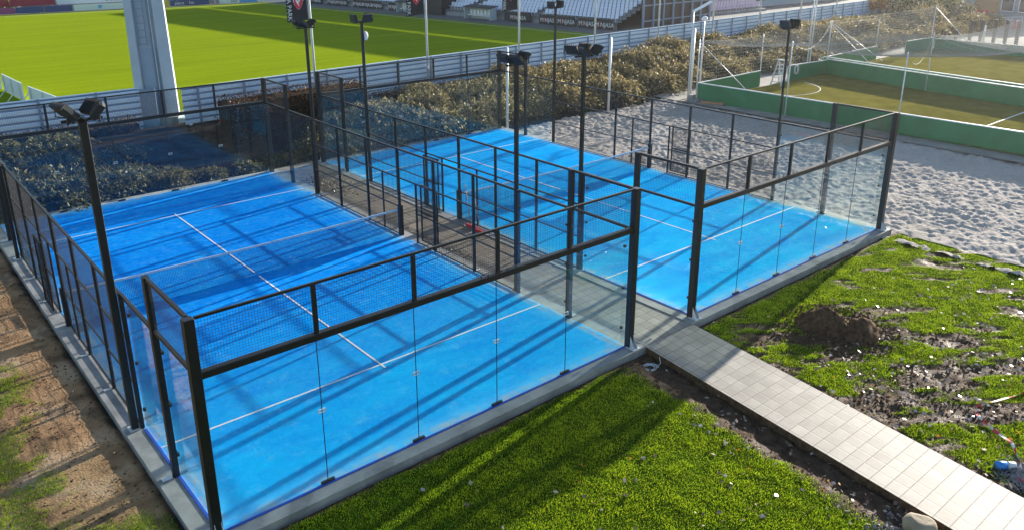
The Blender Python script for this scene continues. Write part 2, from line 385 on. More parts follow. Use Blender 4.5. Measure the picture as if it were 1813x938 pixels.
b = MB(); b.quad((-70, -70, -.17), (-8.95, -70, -.17), (-8.95, 60, -.17), (-70, 60, -.17)); b.quad((-8.95, -70, -.17), (90, -70, -.17), (90, -12.95, -.17), (-8.95, -12.95, -.17)); b.quad((23.1, -12.95, -.33), (36.5, -12.95, -.33), (36.5, -7.9, -.33), (23.1, -7.9, -.33))
b.build('field', M['ground'])['kind'] = 'structure'
def soil_left(x, y):
    n = fbm(x * 1.3, y * 1.3, 41, 4)
    return np.clip(sstep(-.55, -.40, x + (n - .5) * .35) * .8 + .55 * sstep(.55, .7, fbm(x * 2.2, y * 2.2, 77, 4)), 0, 1)
def z_left(x, y):
    z = -.13 + .05 * (fbm(x * .6, y * .6, 43, 3) - .5) + .035 * (fbm(x * 5, y * 5, 44, 5) - .5)
    return np.where(x > -.5, z - .06, z)
heightfield('dirt_path', -9, -.33, -.30, 26, .08, z_left, M['dirt'], {'soil': soil_left})

def z_sand(x, y):
    r = fbm(x * 1.3 + .3 * y, y * 1.9, 51, 3); f = fbm(x * 4.6, y * 5.6, 52, 5); h = fbm(x * .25, y * .25, 53, 2); q = np.abs(fbm(x * 2.4 + 5, y * 2.9, 57, 3) - .5)
    am = .35 + .95 * fbm(x * .45, y * .45, 58, 3)
    z = -.22 + .10 * (r - .5) + am * (.23 * (f - .5) - .17 * np.maximum(0, .10 - q)) + .14 * (h - .5)
    lip = sstep(22.9, 22.3, x) * (y < -.3)
    return z + lip * (.10 + .16 * (fbm(x * 3, y * 3, 63, 4) - .4))
heightfield('sand', 22.15, 38.6, -8, 20.2, .06, z_sand, M['sand'], None,
            lambda x, y: (((x > 23.02) | (y < -.35)) & (x > 22.25 + .22 * (fbm(y * 1.5, y * 0 + 3, 61, 3) - .5))))
# pavement between and in front of the courts
b = MB(); ys = np.arange(-13, 20.7, .3)
for y0, y1 in zip(ys[:-1], ys[1:]):
    l0, l1, r0, r1 = pathL(y0), pathL(y1), pathR(y0), pathR(y1)
    if y0 > -.34: l0 = l1 = 10.42; r0 = r1 = BX - .42
    b.add([(l0, y0, -.03), (r0, y0, -.03), (r1, y1, -.03), (l1, y1, -.03)], [(0, 1, 2, 3)]); b.add([(l0, y0, -.03), (l1, y1, -.03), (l1, y1, -.3), (l0, y0, -.3), (r0, y0, -.03), (r1, y1, -.03), (r1, y1, -.3), (r0, y0, -.3)], [(0, 1, 2, 3), (5, 4, 7, 6)], 1)
b.build('path', [M['slab'], M['mound']])['kind'] = 'structure'

# bank behind the courts up to the stadium fence
def z_bank(x, y):
    t = np.clip((y - 20.9) / (FY(x) - 21.6), 0, 1); t = t * t * (3 - 2 * t)
    return -.22 + 1.35 * t + .12 * (fbm(x * .8, y * .8, 71, 3) - .5)
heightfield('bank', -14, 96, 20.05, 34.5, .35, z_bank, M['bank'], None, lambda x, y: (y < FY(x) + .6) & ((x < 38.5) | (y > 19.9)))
# pitch, running track margin
b = MB(); b.add([(-40, 27.6, .9), (9, 27.6, .9), (52.2, 29.4, .9), (51.6, 40, .9), (47.3, 80, .9), (45.5, 100.2, .9), (-40, 104, .9)][:4] + [(47.3, 80, .9), (45.4, 99.9, .9), (-40, 106, .9)],
      [(0, 1, 5, 6), (1, 2, 3, 5)]); b.add([(51.6, 40, .9), (47.3, 80, .9), (45.4, 99.9, .9)], [(0, 1, 2)])
b.build('pitch', M['pitch'])['kind'] = 'structure'
b = MB(); b.add([(52.2, 29.0, .88), (130, 34, .88), (130, 120, .88), (44, 120, .88), (45.4, 99.9, .88), (51.6, 40, .88)], [(0, 1, 2, 5), (2, 3, 4, 5)])
b.add([(-40, 106, .88), (45.4, 99.9, .88), (45.4, 120, .88), (-40, 120, .88)], [(0, 1, 2, 3)])
b.build('tarmac', M['asphalt'])['kind'] = 'structure'
b = MB(); b.add([(46, 29, .908), (51.45, 41.9, .908)], np.zeros((0, 3), int)) if False else None
def strip(bb, p, q, w, z):
    p, q = np.array(p), np.array(q); d = (q - p) / np.linalg.norm(q - p); n = np.array([-d[1], d[0]]) * w / 2
    bb.quad((*(p + n), z), (*(p - n), z), (*(q - n), z), (*(q + n), z))
b = MB(); strip(b, (50.6, 40), (46.3, 80), .12, .904); strip(b, (46.3, 80), (44.6, 97.8), .12, .904); strip(b, (-35, 103), (44.6, 97.8), .12, .904)
b.build('pitch_lines', M['line'])['kind'] = 'structure'
# cage floors and plaza on the right
b = MB(); b.quad((37.2, -14, -.05), (49.2, -14, -.05), (51.8, 18.2, -.05), (37.2, 18.2, -.05)); b.quad((50.2, -14, -.05), (71.5, -14, -.05), (71.5, 19.3, -.05), (52.6, 19.3, -.05))
b.build('cage_turf', M['cageturf'])['kind'] = 'structure'
b = MB(); b.quad((36, -20, -.12), (140, -20, -.12), (140, 40, -.12), (36, 21, -.12)); b.build('plaza', M['plaza'])['kind'] = 'structure'

# court slabs: turf, lines, kerb
def court_ground(ox, oy, sheen_and_sand):
    b = MB(); step = .25
    xs = np.arange(-.06, CW + .061, .23); xs[-1] = CW + .06; ys2 = np.arange(-.06, CL + .061, .2395); ys2[-1] = CL + .06
    X, Y = np.meshgrid(xs, ys2); V = np.stack([X + ox, Y + oy, np.zeros_like(X)], -1).reshape(-1, 3); idx = np.arange(len(V)).reshape(X.shape)
    F = np.stack([idx[:-1, :-1], idx[:-1, 1:], idx[1:, 1:], idx[1:, :-1]], -1).reshape(-1, 4)
    dd = np.minimum.reduce([X, CW - X, Y, CL - Y]).ravel()
    e = sstep(.75, .05, dd) * .9
    mesh_np('court_turf', V, [F], M['turf'], None, None, {'edge': e, 'sheen_and_sand': sheen_and_sand(X, Y).ravel()})['kind'] = 'structure'
    b = MB(); w = .05
    for y in (3.05, 16.95): b.quad((ox + 0, oy + y - w / 2, .004), (ox + CW, oy + y - w / 2, .004), (ox + CW, oy + y + w / 2, .004), (ox + 0, oy + y + w / 2, .004))
    for y0, y1 in ((2.85, 9.85), (10.15, 17.15)): b.quad((ox + 5 - w / 2, oy + y0, .008), (ox + 5 + w / 2, oy + y0, .008), (ox + 5 + w / 2, oy + y1, .008), (ox + 5 - w / 2, oy + y1, .008))
    b.build('court_lines', M['line'])['kind'] = 'structure'
    b = MB(); a, c = -.40, .06; kz = -.006
    b.box(ox + a, ox + CW - a, oy - .36, oy - c, -.5, kz); b.box(ox + a, ox + CW - a, oy + CL + c, oy + CL + .36, -.5, kz)
    b.box(ox + a, ox - c, oy - c, oy + CL + c, -.5, kz); b.box(ox + CW + c, ox + CW - a, oy - c, oy + CL + c, -.5, kz)
    b.build('court_kerb', M['concrete'])['kind'] = 'structure'
    b = MB(); b.box(ox - .058, ox + CW + .058, oy - .062, oy - .012, -.02, .012); b.box(ox - .062, ox - .012, oy + .02, oy + 3.9, -.02, .011)
    b.build('turf_edge_strip', M['turfstrip'])['kind'] = 'structure'
court_ground(0, 0, lambda x, y: .12 + .7 * sstep(8.5, .5, y - .25 * x)); court_ground(BX, BY, lambda x, y: .72 + .28 * sstep(14, 3, y))  # painted brightening: near end of the first court, all of the second

# ------------------------------------------------------------------ padel court enclosure
def mesh_panel(parent, axis, a0, a1, fixed, z0, z1, pitch=.05, r=.0026):
    b = MB(); n = max(2, int(round((a1 - a0) / pitch))); k = max(2, int(round((z1 - z0) / pitch)))
    A = np.linspace(a0, a1, n + 1); Zs = np.linspace(z0, z1, k + 1)
    f = np.full_like(A, fixed); g = np.full_like(Zs, fixed); o1 = np.full_like(Zs, a0); o2 = np.full_like(Zs, a1); zz0 = np.full_like(A, z0); zz1 = np.full_like(A, z1)
    if axis == 'x': b.wires(np.stack([A, f, zz0], 1), np.stack([A, f, zz1], 1), r); b.wires(np.stack([o1, g, Zs], 1), np.stack([o2, g, Zs], 1), r)
    else: b.wires(np.stack([f, A, zz0], 1), np.stack([f, A, zz1], 1), r); b.wires(np.stack([g, o1, Zs], 1), np.stack([g, o2, Zs], 1), r)
    return b.build('mesh_panel', M['wire'], parent)

def make_court():
    root = empty('padel_court', (5, 10, 0))
    def post(x, y, z, sx, sy, name='post', z0=0.0):
        b = MB(); b.cbox(x - sx / 2, x + sx / 2, y - sy / 2, y + sy / 2, z0, z, .008); return b.build(name, M['black'], root)
    X0, X1, Y0, Y1 = -.055, CW + .055, -.055, CL + .055
    for x in (X0 - .03, X1 + .03):
        for y in (Y0 - .02, Y1 + .02):
            pt = post(x, y, 4.0, .165, .165, 'corner_post')
            b = MB(); sy = -1 if y < 5 else 1                                # galvanised foot with gusset
            b.box(x - .12, x + .12, y + min(0, sy * .26), y + max(0, sy * .26), -.004, .012)
            yb, ye = y + sy * .086, y + sy * .24
            for xx in (x - .06, x + .054):
                b.add([(xx, yb, .012), (xx, ye, .012), (xx, yb, .30), (xx + .008, yb, .012), (xx + .008, ye, .012), (xx + .008, yb, .30)], [(0, 1, 2), (3, 5, 4)])
                n0 = b.n - 6; b.F4.append(np.array([(0, 2, 5, 3), (1, 4, 5, 2), (0, 3, 4, 1)]) + n0); b.M4.append(np.zeros(3, int))
            b.build('foot_gusset', M['galv'], pt)
        for y in (2.0, 18.0): 
            pt = post(x + (.02 if x < 0 else -.02), y, 4.0, .11, .15)
            b = MB(); sx = -1 if x < 0 else 1
            b.box(x + min(sx * .06, sx * .24), x + max(sx * .06, sx * .24), y - .06, y + .06, 0, .012); b.box(x + min(sx * .06, sx * .075), x + max(sx * .06, sx * .075), y - .05, y + .05, 0, .14)
            b.build('foot_plate', M['galv'], pt)
        for y in (6, 8, 12, 14):
            pt = post(x + (.02 if x < 0 else -.02), y, 3.0, .07, .08)
            b = MB(); sx = -1 if x < 0 else 1
            b.box(x + min(sx * .045, sx * .2), x + max(sx * .045, sx * .2), y - .04, y + .04, 0, .012); b.build('foot_plate', M['galv'], pt)
        for y in (4, 16): post(x + (.02 if x < 0 else -.02), y, 3.0, .08, .09)
        post(x + (.02 if x < 0 else -.02), 10, 3.0, .08, .08)
        post(x, 10, 1.05, .13, .16, 'net_post', 0)
        for y in (9, 11): post(x + (.02 if x < 0 else -.02), y, 2.0, .05, .06, 'door_post')
        xi = x + (.02 if x < 0 else -.02)
        def rail(y0, y1, z, s=.05, name='rail'):
            b = MB(); b.cbox(xi - s / 2, xi + s / 2, y0, y1, z - s / 2, z + s / 2, .004); b.build(name, M['black'], root)
        for (y0, y1) in ((.03, 1.94), (18.06, 19.97)): rail(y0, y1, 3.975, .06, 'top_rail'); rail(y0, y1, 3.0, .06)
        for (y0, y1) in ((2.06, 3.955), (16.045, 17.94)): rail(y0, y1, 2.985, .06, 'top_rail')
        opening = (9.03, 9.95) if x > 5 else (10.05, 10.97)
        gy = (8.06, 8.94) if x > 5 else (11.06, 11.94)
        bays = [(4.045, 5.96), (6.04, 7.96), (8.04, 9.96), (10.04, 11.96), (12.04, 13.96), (14.04, 15.955)]
        for (y0, y1) in bays:
            rail(y0, y1, 2.97, .055, 'top_rail'); rail(y0, y1, 2.0, .04)
            split = y0 < opening[0] + .1 < y1 + .1 and y0 <= opening[0] and opening[1] <= y1 + .01
            if split:
                lo, hi = (y0, opening[0]) if opening[1] > y1 - .1 else (opening[1], y1)
                mesh_panel(root, 'y', y0, y1, xi, 2.02, 2.95); mesh_panel(root, 'y', lo, hi, xi, .04, 1.98); rail(lo, hi, 1.0, .035); rail(lo, hi, .03, .03)
            else:
                mesh_panel(root, 'y', y0, y1, xi, .04, 2.95); rail(y0, y1, 1.0, .035); rail(y0, y1, .03, .03)
        # gate leaf swung flat against the outside of the fence
        xg = x + (.13 if x > 5 else -.13); b = MB(); s = .04; z0, z1 = .06, 1.97; y0, y1 = gy
        for yy in (y0, y1): b.box(xg - s / 2, xg + s / 2, yy - s / 2, yy + s / 2, z0, z1)
        for zz in (z0, 1.02, z1 - .04): b.box(xg - s / 2 + .003, xg + s / 2 - .003, y0 + s / 2, y1 - s / 2, zz, zz + .04)
        for yy in np.arange(y0 + .05, y1, .05): b.box(xg - .0025, xg + .0025, yy - .0025, yy + .0025, z0, z1)
        for zz in np.arange(z0 + .05, z1, .05): b.box(xg - .0024, xg + .0024, y0, y1, zz - .0024, zz + .0024)
        gt = b.build('gate', M['black'], root)
        b = MB(); yh = y0 + .05 if x > 5 else y1 - .05; b.box(xg - .03, xg + .03, yh - .02, yh + .02, .98, 1.12); b.build('handle', M['black2'], gt)
        # glass of the side walls
        for (y0, y1) in ((.012, 1.93), (2.07, 3.95), (16.05, 17.93), (18.07, 19.988)):
            xgx = .0 if x < 5 else CW
            b = MB(); b.box(xgx - .006, xgx + .006, y0, y1, .012, 2.95); b.build('glass_panel', M['glass'], root)
        for (y0, y1) in ((.03, 1.94), (18.06, 19.97)): mesh_panel(root, 'y', y0, y1, xi, 3.03, 3.94)
        for y, ys_ in ((2.0, (-1, 1)), (18.0, (-1, 1)), (0.06, (1,)), (19.94, (-1,)), (3.95, (-1,)), (16.05, (1,))):
            for s_ in ys_:
                for zz in (.45, 1.5, 2.55):
                    b = MB(); yy = y + s_ * .06; xx = 0.0 if x < 5 else CW
                    b.box(xx - .025, xx + .025, yy - .03, yy + .03, zz - .03, zz + .03); b.build('glass_clip', M['black2'], root)
    for y, sgn in ((Y0, -1), (Y1, 1)):
        b = MB(); b.cbox(-.01, CW + .01, y - .065, y + .065, 2.94, 3.06, .012); bm_ = b.build('beam', M['black'], root)
        b = MB()
        for xx in (5.6, 5.75, 5.95, 6.1, 6.25, 6.5): b.tube([(xx, y - .02 * (xx * 7 % 3 - 1), 3.06), (xx, y - .02 * (xx * 7 % 3 - 1), 3.085)], .014, 6)
        b.build('bolt', M['black2'], bm_)
        b = MB(); b.cbox(.02, CW - .02, y - .025, y + .025, 3.95, 3.995, .004); b.build('top_rail', M['black'], root)
        for x in (2, 4, 6, 8): post(x, y, 3.95, .08, .07, 'post', 3.06)
        for x0, x1 in ((.02, 1.96), (2.04, 3.96), (4.04, 5.96), (6.04, 7.96), (8.04, 9.98)): mesh_panel(root, 'x', x0, x1, y, 3.07, 3.94)
        yg = 0 if y < 5 else CL
        for i in range(5):
            b = MB(); b.box(2 * i + .006 + (.02 if i == 0 else 0), 2 * i + 1.994 - (.02 if i == 4 else 0), yg - .006, yg + .006, .012, 2.935); b.build('glass_panel', M['glass'], root)
        for x in (2, 4, 6, 8):
            b = MB(); b.box(x - .13, x + .13, yg - .03, yg + .03, 0.0, .05); b.build('floor_clamp', M['black2'], root)
            b = MB(); b.box(x - .0065, x + .0065, yg - .0055, yg + .0055, .05, 2.93); b.build('joint_seal', M['black2'], root)
            b = MB(); w_, h_, q = .07, .035, .008
            b.box(x - w_, x + w_, yg - .018, yg + .018, 1.5 + h_ - q, 1.5 + h_); b.box(x - w_, x + w_, yg - .018, yg + .018, 1.5 - h_, 1.5 - h_ + q)
            b.box(x - w_, x - w_ + q, yg - .017, yg + .017, 1.5 - h_, 1.5 + h_); b.box(x + w_ - q, x + w_, yg - .017, yg + .017, 1.5 - h_, 1.5 + h_)
            b.build('glass_bracket', M['galv'], root)
    return root
courtA = make_court()
tag(courtA, 'padel court cage of glass and black mesh on darker blue turf, nearest the dirt path', 'padel court', 'padel court cages')
courtB = copy_tree(courtA); courtB.location = (BX + 5, BY + 10, 0); courtB.rotation_euler = (0, 0, math.pi)
courtB['label'] = 'padel court cage of glass and black mesh on brighter blue turf, beside the sand'

def make_net(name, ox, oy, label):
    root = empty(name, (ox + 5, oy + 10, 0), 0, label, 'net', 'padel nets')
    b = MB(); X = np.arange(0.03, 9.98, .042); top = lambda x: .92 - .04 * (1 - ((x - 5) / 5) ** 2)
    b.wires(np.stack([ox + X, X * 0 + oy + 10, X * 0 + .01], 1), np.stack([ox + X, X * 0 + oy + 10, top(X)], 1), .0032)
    xs = np.linspace(.03, 9.97, 21)
    for k in range(21):
        f = (k + .5) / 21; P = np.stack([ox + xs, xs * 0 + oy + 10, .01 + f * (top(xs) - .01)], 1); b.wires(P[:-1], P[1:], .0032)
    b.build('netting', M['wire'], root)
    b = MB()
    for i in range(20):
        x0, x1 = xs[i], xs[i + 1]
        b.add([(ox + x0, oy + 9.985, top(x0) - .05), (ox + x1, oy + 9.985, top(x1) - .05), (ox + x1, oy + 9.985, top(x1) + .01), (ox + x0, oy + 9.985, top(x0) + .01),
               (ox + x0, oy + 10.015, top(x0) - .05), (ox + x1, oy + 10.015, top(x1) - .05), (ox + x1, oy + 10.015, top(x1) + .01), (ox + x0, oy + 10.015, top(x0) + .01)],
              [(0, 1, 2, 3), (5, 4, 7, 6), (3, 2, 6, 7), (1, 0, 4, 5)])
    b.build('top_tape', M['nettape'], root)
M['nettape'] = noisy('pale_blue_tape', (.35, .5, .66), (.5, .62, .74), 6, .6)
make_net('padel_net', 0, 0, 'low net with pale tape across the darker blue court nearest the dirt')
make_net('padel_net', BX, BY, 'low net with pale tape across the brighter blue court beside the sand')

# ------------------------------------------------------------------ court floodlight masts
def make_mast(x, y, side, units, label, h=6.35, dome=False):
    root = empty('floodlight_mast', (x, y, 0), 0, label, 'floodlight mast', 'floodlight masts of the padel courts')
    b = MB(); q_ = .068 if label.endswith('foreground') else (.036 if 'sand in front' in label else .05); b.cbox(x - q_, x + q_, y - q_, y + q_, 0, h, .01); b.build('pole', M['black'], root)
    b = MB(); b.box(x - .34, x + .34, y - .028, y + .028, h + .001, h + .045); b.box(x - .028, x + .028, y - .34, y + .34, h + .046, h + .09); b.build('crossbar', M['black'], root)
    b = MB(); b.box(x - .12, x + .12, y - .12, y + .12, -.002, .014); b.build('base_plate', M['galv'], root)
    for (dx, dy, az, tilt) in units:
        fl = MB(); c = np.array((x + dx, y + dy, h + .18)); d_ = np.array((math.cos(az), math.sin(az), 0.)); s_ = np.array((-d_[1], d_[0], 0))
        n_ = d_ * math.cos(tilt) + np.array((0, 0, -math.sin(tilt))); u_ = np.cross(s_, n_); u_ = u_ if u_[2] > 0 else -u_
        fl.obox(c, n_ * .03, s_ * .19, u_ * .15)
        for k in range(7): fl.obox(c - n_ * .055 + s_ * (-.165 + .055 * k), n_ * .026, s_ * .007, u_ * .14)
        f = fl.build('floodlight', M['black2'], root)
        ln = MB(); ln.obox(c + n_ * .034, n_ * .004, s_ * .17, u_ * .135); ln.build('lens', M['lamp'], f)
        yk = MB()
        for q in (-1, 1): yk.bar(c + s_ * q * .23, np.array((x + dx, y + dy, h + .05)) + s_ * q * .23, .03, .012)
        yk.bar(np.array((x + dx, y + dy, h + .05)) - s_ * .24, np.array((x + dx, y + dy, h + .05)) + s_ * .24, .03, .012); yk.build('yoke', M['black2'], f)
    if dome:
        b = MB(); pr = [(0, .0), (.10, .0), (.14, .03), (.14, .10), (.10, .135), (0, .14)]; n = 14; V = []; F = []
        for (r, t_) in pr:
            for j in range(n): V.append((x + .06 + t_, y + r * math.cos(2 * math.pi * j / n), h - .5 + r * math.sin(2 * math.pi * j / n) * 1.25))
        for i in range(len(pr) - 1):
            for j in range(n): F.append((i * n + j, i * n + (j + 1) % n, (i + 1) * n + (j + 1) % n, (i + 1) * n + j))
        b.add(V, F); b.build('antenna_dome', M['whiteplastic'], root, True)
    return root
pi = math.pi
quad4 = [(-.24, -.24, pi * .88, .75), (-.24, .24, pi * 1.12, .75), (.24, -.24, -.25, .75), (.24, .24, .3, .75)]
three = [(-.30, .12, pi, .85), (-.22, -.26, pi * 1.05, .85), (.26, .05, 0, .85)]
MX0, MX1 = -.17, CW + .17
make_mast(-.19, 4.08, -1, quad4, 'black floodlight mast with four lamps, standing at the dirt side in the foreground')
make_mast(-.19, 16.0, -1, quad4, 'black floodlight mast at far left beyond the dirt path, lamps cut off by the frame')
make_mast(10.09, 4.12, 1, three, 'black floodlight mast with ribbed lamps in front of the pale path at the frame centre', 6.3)
make_mast(10.16, 16.0, 1, three, 'black floodlight mast overlapping the black flag with red crest', 6.3)
make_mast(BX - .10, 4.1, -1, quad4, 'black floodlight mast rising in front of the shrubs between the courts', 6.3)
make_mast(BX - .12, 16.0, -1, [(-.35, 0, pi, .2), (.1, -.3, -pi / 2, .2), (.35, .1, .3, .5)], 'black floodlight mast carrying a round white antenna below its lamps', 6.35, True)
two = [(-.3, 0, pi, .35), (.3, 0, 0, .35)]
make_mast(BX + CW + .12, 4.1, 1, two, 'black floodlight mast beside the sand in front of the green boarded cages', 6.3)
make_mast(BX + CW + .12, 16.05, 1, two, 'thin black floodlight mast with two lamps in front of the stand seats', 6.3)

# ------------------------------------------------------------------ stadium fence of corrugated sheets
M['sheet'] = noisy('pale_blue_corrugated_sheet', (.64, .79, .98), (.74, .86, .98), 1.2, .4, metal=0)
M['groove'] = noisy('fence_groove_shade', (.24, .34, .54), (.32, .42, .62), 1.2, .5)  # shade of the recessed grooves painted in as a darker blue
def fence(name, x0, x1, yf, label, z0=.72, z1=2.82, pitch=2.33, px0=None):
    root = empty(name, (x0, yf(x0), z0), 0, label, 'metal fence', 'corrugated stadium fences')
    prof = []; n = 7; h = (z1 - z0) / n
    for i in range(n):
        zz = z0 + i * h
        prof += [(.03, zz), (0, zz + h * .12), (0, zz + h * .62), (.03, zz + h * .72), (.10, zz + h * .74), (.10, zz + h * .99)]
    prof.append((0, z1)); b = MB(); ax = (x1 - x0); k = max(1, int(ax / 2.33)); X = np.linspace(x0, x1, k + 1)
    V = []; F = []; m_ = len(prof)
    for x in X:
        for (dy, zz) in prof: V.append((x, yf(x) + dy, zz))
    for i in range(k):
        for j in range(m_ - 1):
            F.append((i * m_ + j, (i + 1) * m_ + j, (i + 1) * m_ + j + 1, i * m_ + j + 1))
    nfr = len(F); off = len(V)
    for x in X:
        for (dy, zz) in prof: V.append((x, yf(x) + dy + .012, zz))
    for i in range(k):
        for j in range(m_ - 1): F.append((off + i * m_ + j + 1, off + (i + 1) * m_ + j + 1, off + (i + 1) * m_ + j, off + i * m_ + j))
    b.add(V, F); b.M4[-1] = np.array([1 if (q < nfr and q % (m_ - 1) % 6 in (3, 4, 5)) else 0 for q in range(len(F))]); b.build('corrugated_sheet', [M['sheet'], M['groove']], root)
    b = MB()
    for i in range(k): b.bar((X[i], yf(X[i]) + .02, z1 + .021), (X[i + 1], yf(X[i + 1]) + .02, z1 + .021), .10, .04)
    b.build('cap_rail', M['sheet'], root)
    x = px0 if px0 is not None else x0 + .1
    while x < x1:
        b = MB(); b.box(x - .045, x + .045, yf(x) - .085, yf(x) - .004, z0 - .3, z1 + .045); b.build('post', M['fencepost'], root); x += pitch
    return root
M['fencepost'] = noisy('blue_grey_post', (.20, .26, .36), (.28, .34, .44), 5, .5, obj=True)
fence('metal_fence', -14, 7.3, lambda x: 27.75 + .0 * x, 'pale blue corrugated fence left of the big floodlight tower', .8, 2.85, 2.33, -13.2)
fence('metal_fence', 8.85, 112, FY, 'long pale blue corrugated fence from the floodlight tower along the bank to the right', .8, 2.82, 2.33, 9.6)
# short return panel beside the tower
b = MB(); b.obox((7.62, 27.55, 1.8), (.30, -.14, 0), (.02, .04, 0), (0, 0, 1.0))
tag(b.build('fence_return_panel', M['fencepost']), 'short angled grey blue panel closing the left fence at the tower', 'fence panel')

# ------------------------------------------------------------------ stadium floodlight tower
M['tower'] = noisy('pale_tower_paint', (.41, .47, .54), (.50, .56, .62), .8, .5, .05, 6, obj=True)
M['towerdark'] = noisy('blue_grey_tower_plate', (.30, .38, .48), (.36, .44, .54), 1.5, .5, obj=True)
T = empty('floodlight_tower', (8.25, 28.35, 1.0), 0, 'tall pale floodlight tower with recessed ladder rising from the fence line', 'floodlight tower')
def tower_sec(z0, z1, w0, w1):
    b = MB(); ang = -.36; ca, sa = math.cos(ang), math.sin(ang)
    def P(u, v, z): return (8.25 + u * ca - v * sa, 28.35 + u * sa + v * ca, z)
    prof = lambda w: [(-w, -w * .55), (-w * .62, -w * .55), (-w * .55, -w * .2), (w * .35, -w * .2), (w * .42, -w * .55), (w, -w * .55), (w, w * .6), (-w, w * .6)]
    A, B = prof(w0), prof(w1); n = len(A)
    b.add([P(u, v, z0) for u, v in A] + [P(u, v, z1) for u, v in B], [(i, (i + 1) % n, n + (i + 1) % n, n + i) for i in range(n)])
    return b, P
b, TP = tower_sec(1.0, 22, .92, .62); b.build('column', M['tower'], T)
b = MB(); b.obox((8.25, 28.35, 1.12), (.98 * .88, -.98 * .48, 0), (.75 * .48, .75 * .88, 0), (0, 0, .28)); b.build('concrete_base', M['concrete'], T)
b = MB()
for z0, z1, v in ((1.3, 4.6, -.235),):
    w = .9; b.add([TP(-.48, v, z0), TP(.28, v, z0), TP(.26, v + .03, z1), TP(-.46, v + .03, z1), TP(-.48, v + .03, z0), TP(.28, v + .03, z0), TP(.26, v + .06, z1), TP(-.46, v + .06, z1)],
                  [(0, 1, 2, 3), (3, 2, 6, 7), (0, 3, 7, 4), (1, 5, 6, 2)])
b.build('cover_plate', M['towerdark'], T)
b = MB()
for u in (-.42, -.08): b.bar(TP(u, -.30, 4.7), TP(u * .75, -.22, 20), .035, mi=0)
z = 4.8
while z < 20:
    f = (z - 4.7) / 15.3; b.bar(TP(-.42 + .105 * f, -.30 + .08 * f, z), TP(-.08 + .02 * f, -.30 + .08 * f, z), .025); z += .32
b.bar(TP(.12, -.26, 1.4), TP(.1, -.2, 20), .05)
b.build('ladder', M['fencepost'], T)
b = MB(); b.tube([TP(.2, -.30, 1.35), TP(.17, -.22, 20)], .022, 6); b.build('cable_conduit', M['white'], T)
b = MB(); b.box(8.75, 9.22, 27.2, 27.5, .55, 1.28); b.box(8.72, 9.25, 27.17, 27.53, 1.281, 1.33)
tag(b.build('utility_cabinet', M['polegrey']), 'small pale utility cabinet standing at the foot of the floodlight tower', 'cabinet')
b = MB(); b.tube([(9.0, 26.35, .7), (9.02, 26.35, 1.2), (9.1, 26.3, 1.3)], .09, 8)
tag(b.build('pipe_stub', M['white']), 'short white pipe stub beside the tower foot behind the utility cabinet', 'pipe')

# ------------------------------------------------------------------ foliage
def leaf_cloud(P, D, size, aspect=.5, rg=None):
    """quads (two-triangle leaves, folded) at points P along directions D"""
    rg = rg or rng; n = len(P); D = D / (np.linalg.norm(D, axis=1)[:, None] + 1e-9)
    r = rg.normal(size=(n, 3)); S_ = np.cross(D, r); S_ /= np.linalg.norm(S_, axis=1)[:, None] + 1e-9
    s = size * rg.uniform(.6, 1.4, n)[:, None]
    V = np.stack([P, P + D * s * .5 + S_ * s * aspect * .5, P + D * s, P + D * s * .5 - S_ * s * aspect * .5], 1).reshape(-1, 3)
    F = (np.arange(n) * 4)[:, None] + np.array([[0, 1, 2, 3]])
    return V, F
def arching_shrub(seed, n_tw=230, R=1.5, H=1.15, size=.13, per=24):
    rg = np.random.default_rng(seed); Ps = []; Ds = []; tw = MB()
    for i in range(n_tw):
        a = rg.uniform(0, 2 * pi); reach = R * rg.uniform(.25, 1.05); hh = H * rg.uniform(.5, 1.15) * (1 - .35 * reach / R)
        b0 = np.array((math.cos(a), math.sin(a), 0)) * rg.uniform(0, .45) * R
        t = np.linspace(0, 1, per); dirv = np.array((math.cos(a + rg.normal(0, .35)), math.sin(a + rg.normal(0, .35)), 0))
        px = b0[None] + dirv[None] * (reach * t ** 1.3)[:, None] * .75; pz = hh * (1 - (1 - np.minimum(1, t * 1.35)) ** 2) - .55 * H * np.maximum(0, t - .55) ** 1.2 * 1.6
        pts = np.stack([px[:, 0], px[:, 1], np.maximum(pz, .02)], 1)
        pts += rg.normal(0, .02, pts.shape)
        if i % 3 == 0: tw.tube(pts[::6], [.012, .010, .008, .005][:len(pts[::6])], 3, 0, False)
        lo = per // 4; d_ = np.gradient(pts, axis=0); d_ /= np.linalg.norm(d_, axis=1)[:, None] + 1e-9
        for k in range(2):
            Ps.append(pts[lo:] + rg.normal(0, .03, (per - lo, 3))); Ds.append(d_[lo:] * .9 + rg.normal(0, .55, (per - lo, 3)))
    V, F = leaf_cloud(np.concatenate(Ps), np.concatenate(Ds), size, .34, rg)
    return V, F, tw
def make_shrub(seed, mt, label, **kw):
    root = empty('shrub', (0, 0, 0), 0, label, 'shrub', 'arching shrubs on the bank')
    V, F, tw = arching_shrub(seed, **kw)
    mesh_np('foliage', V, [F], mt, root); tw.build('stem', M['bark'], root); return root
protos = [make_shrub(101, M['shrubleaf'], 'x'), make_shrub(102, M['shrubleaf'], 'x', R=1.7, H=1.3), make_shrub(103, M['shrubdark'], 'x', R=1.6, H=.9), make_shrub(104, M['shrubdark'], 'x', n_tw=170, H=.7)]
used_p = [False] * 4
def put_shrub(k, x, y, sc, label, rz=None, zs=1.0):
    if used_p[k]: o = copy_tree(protos[k])
    else: o = protos[k]; used_p[k] = True
    z = float(z_bank(np.array(x), np.array(y))); o.location = (x, y, z - .12); o.rotation_euler = (0, 0, rz if rz is not None else random.uniform(0, 6.28))
    o.scale = (sc, sc, sc * zs); o['label'] = label; return o
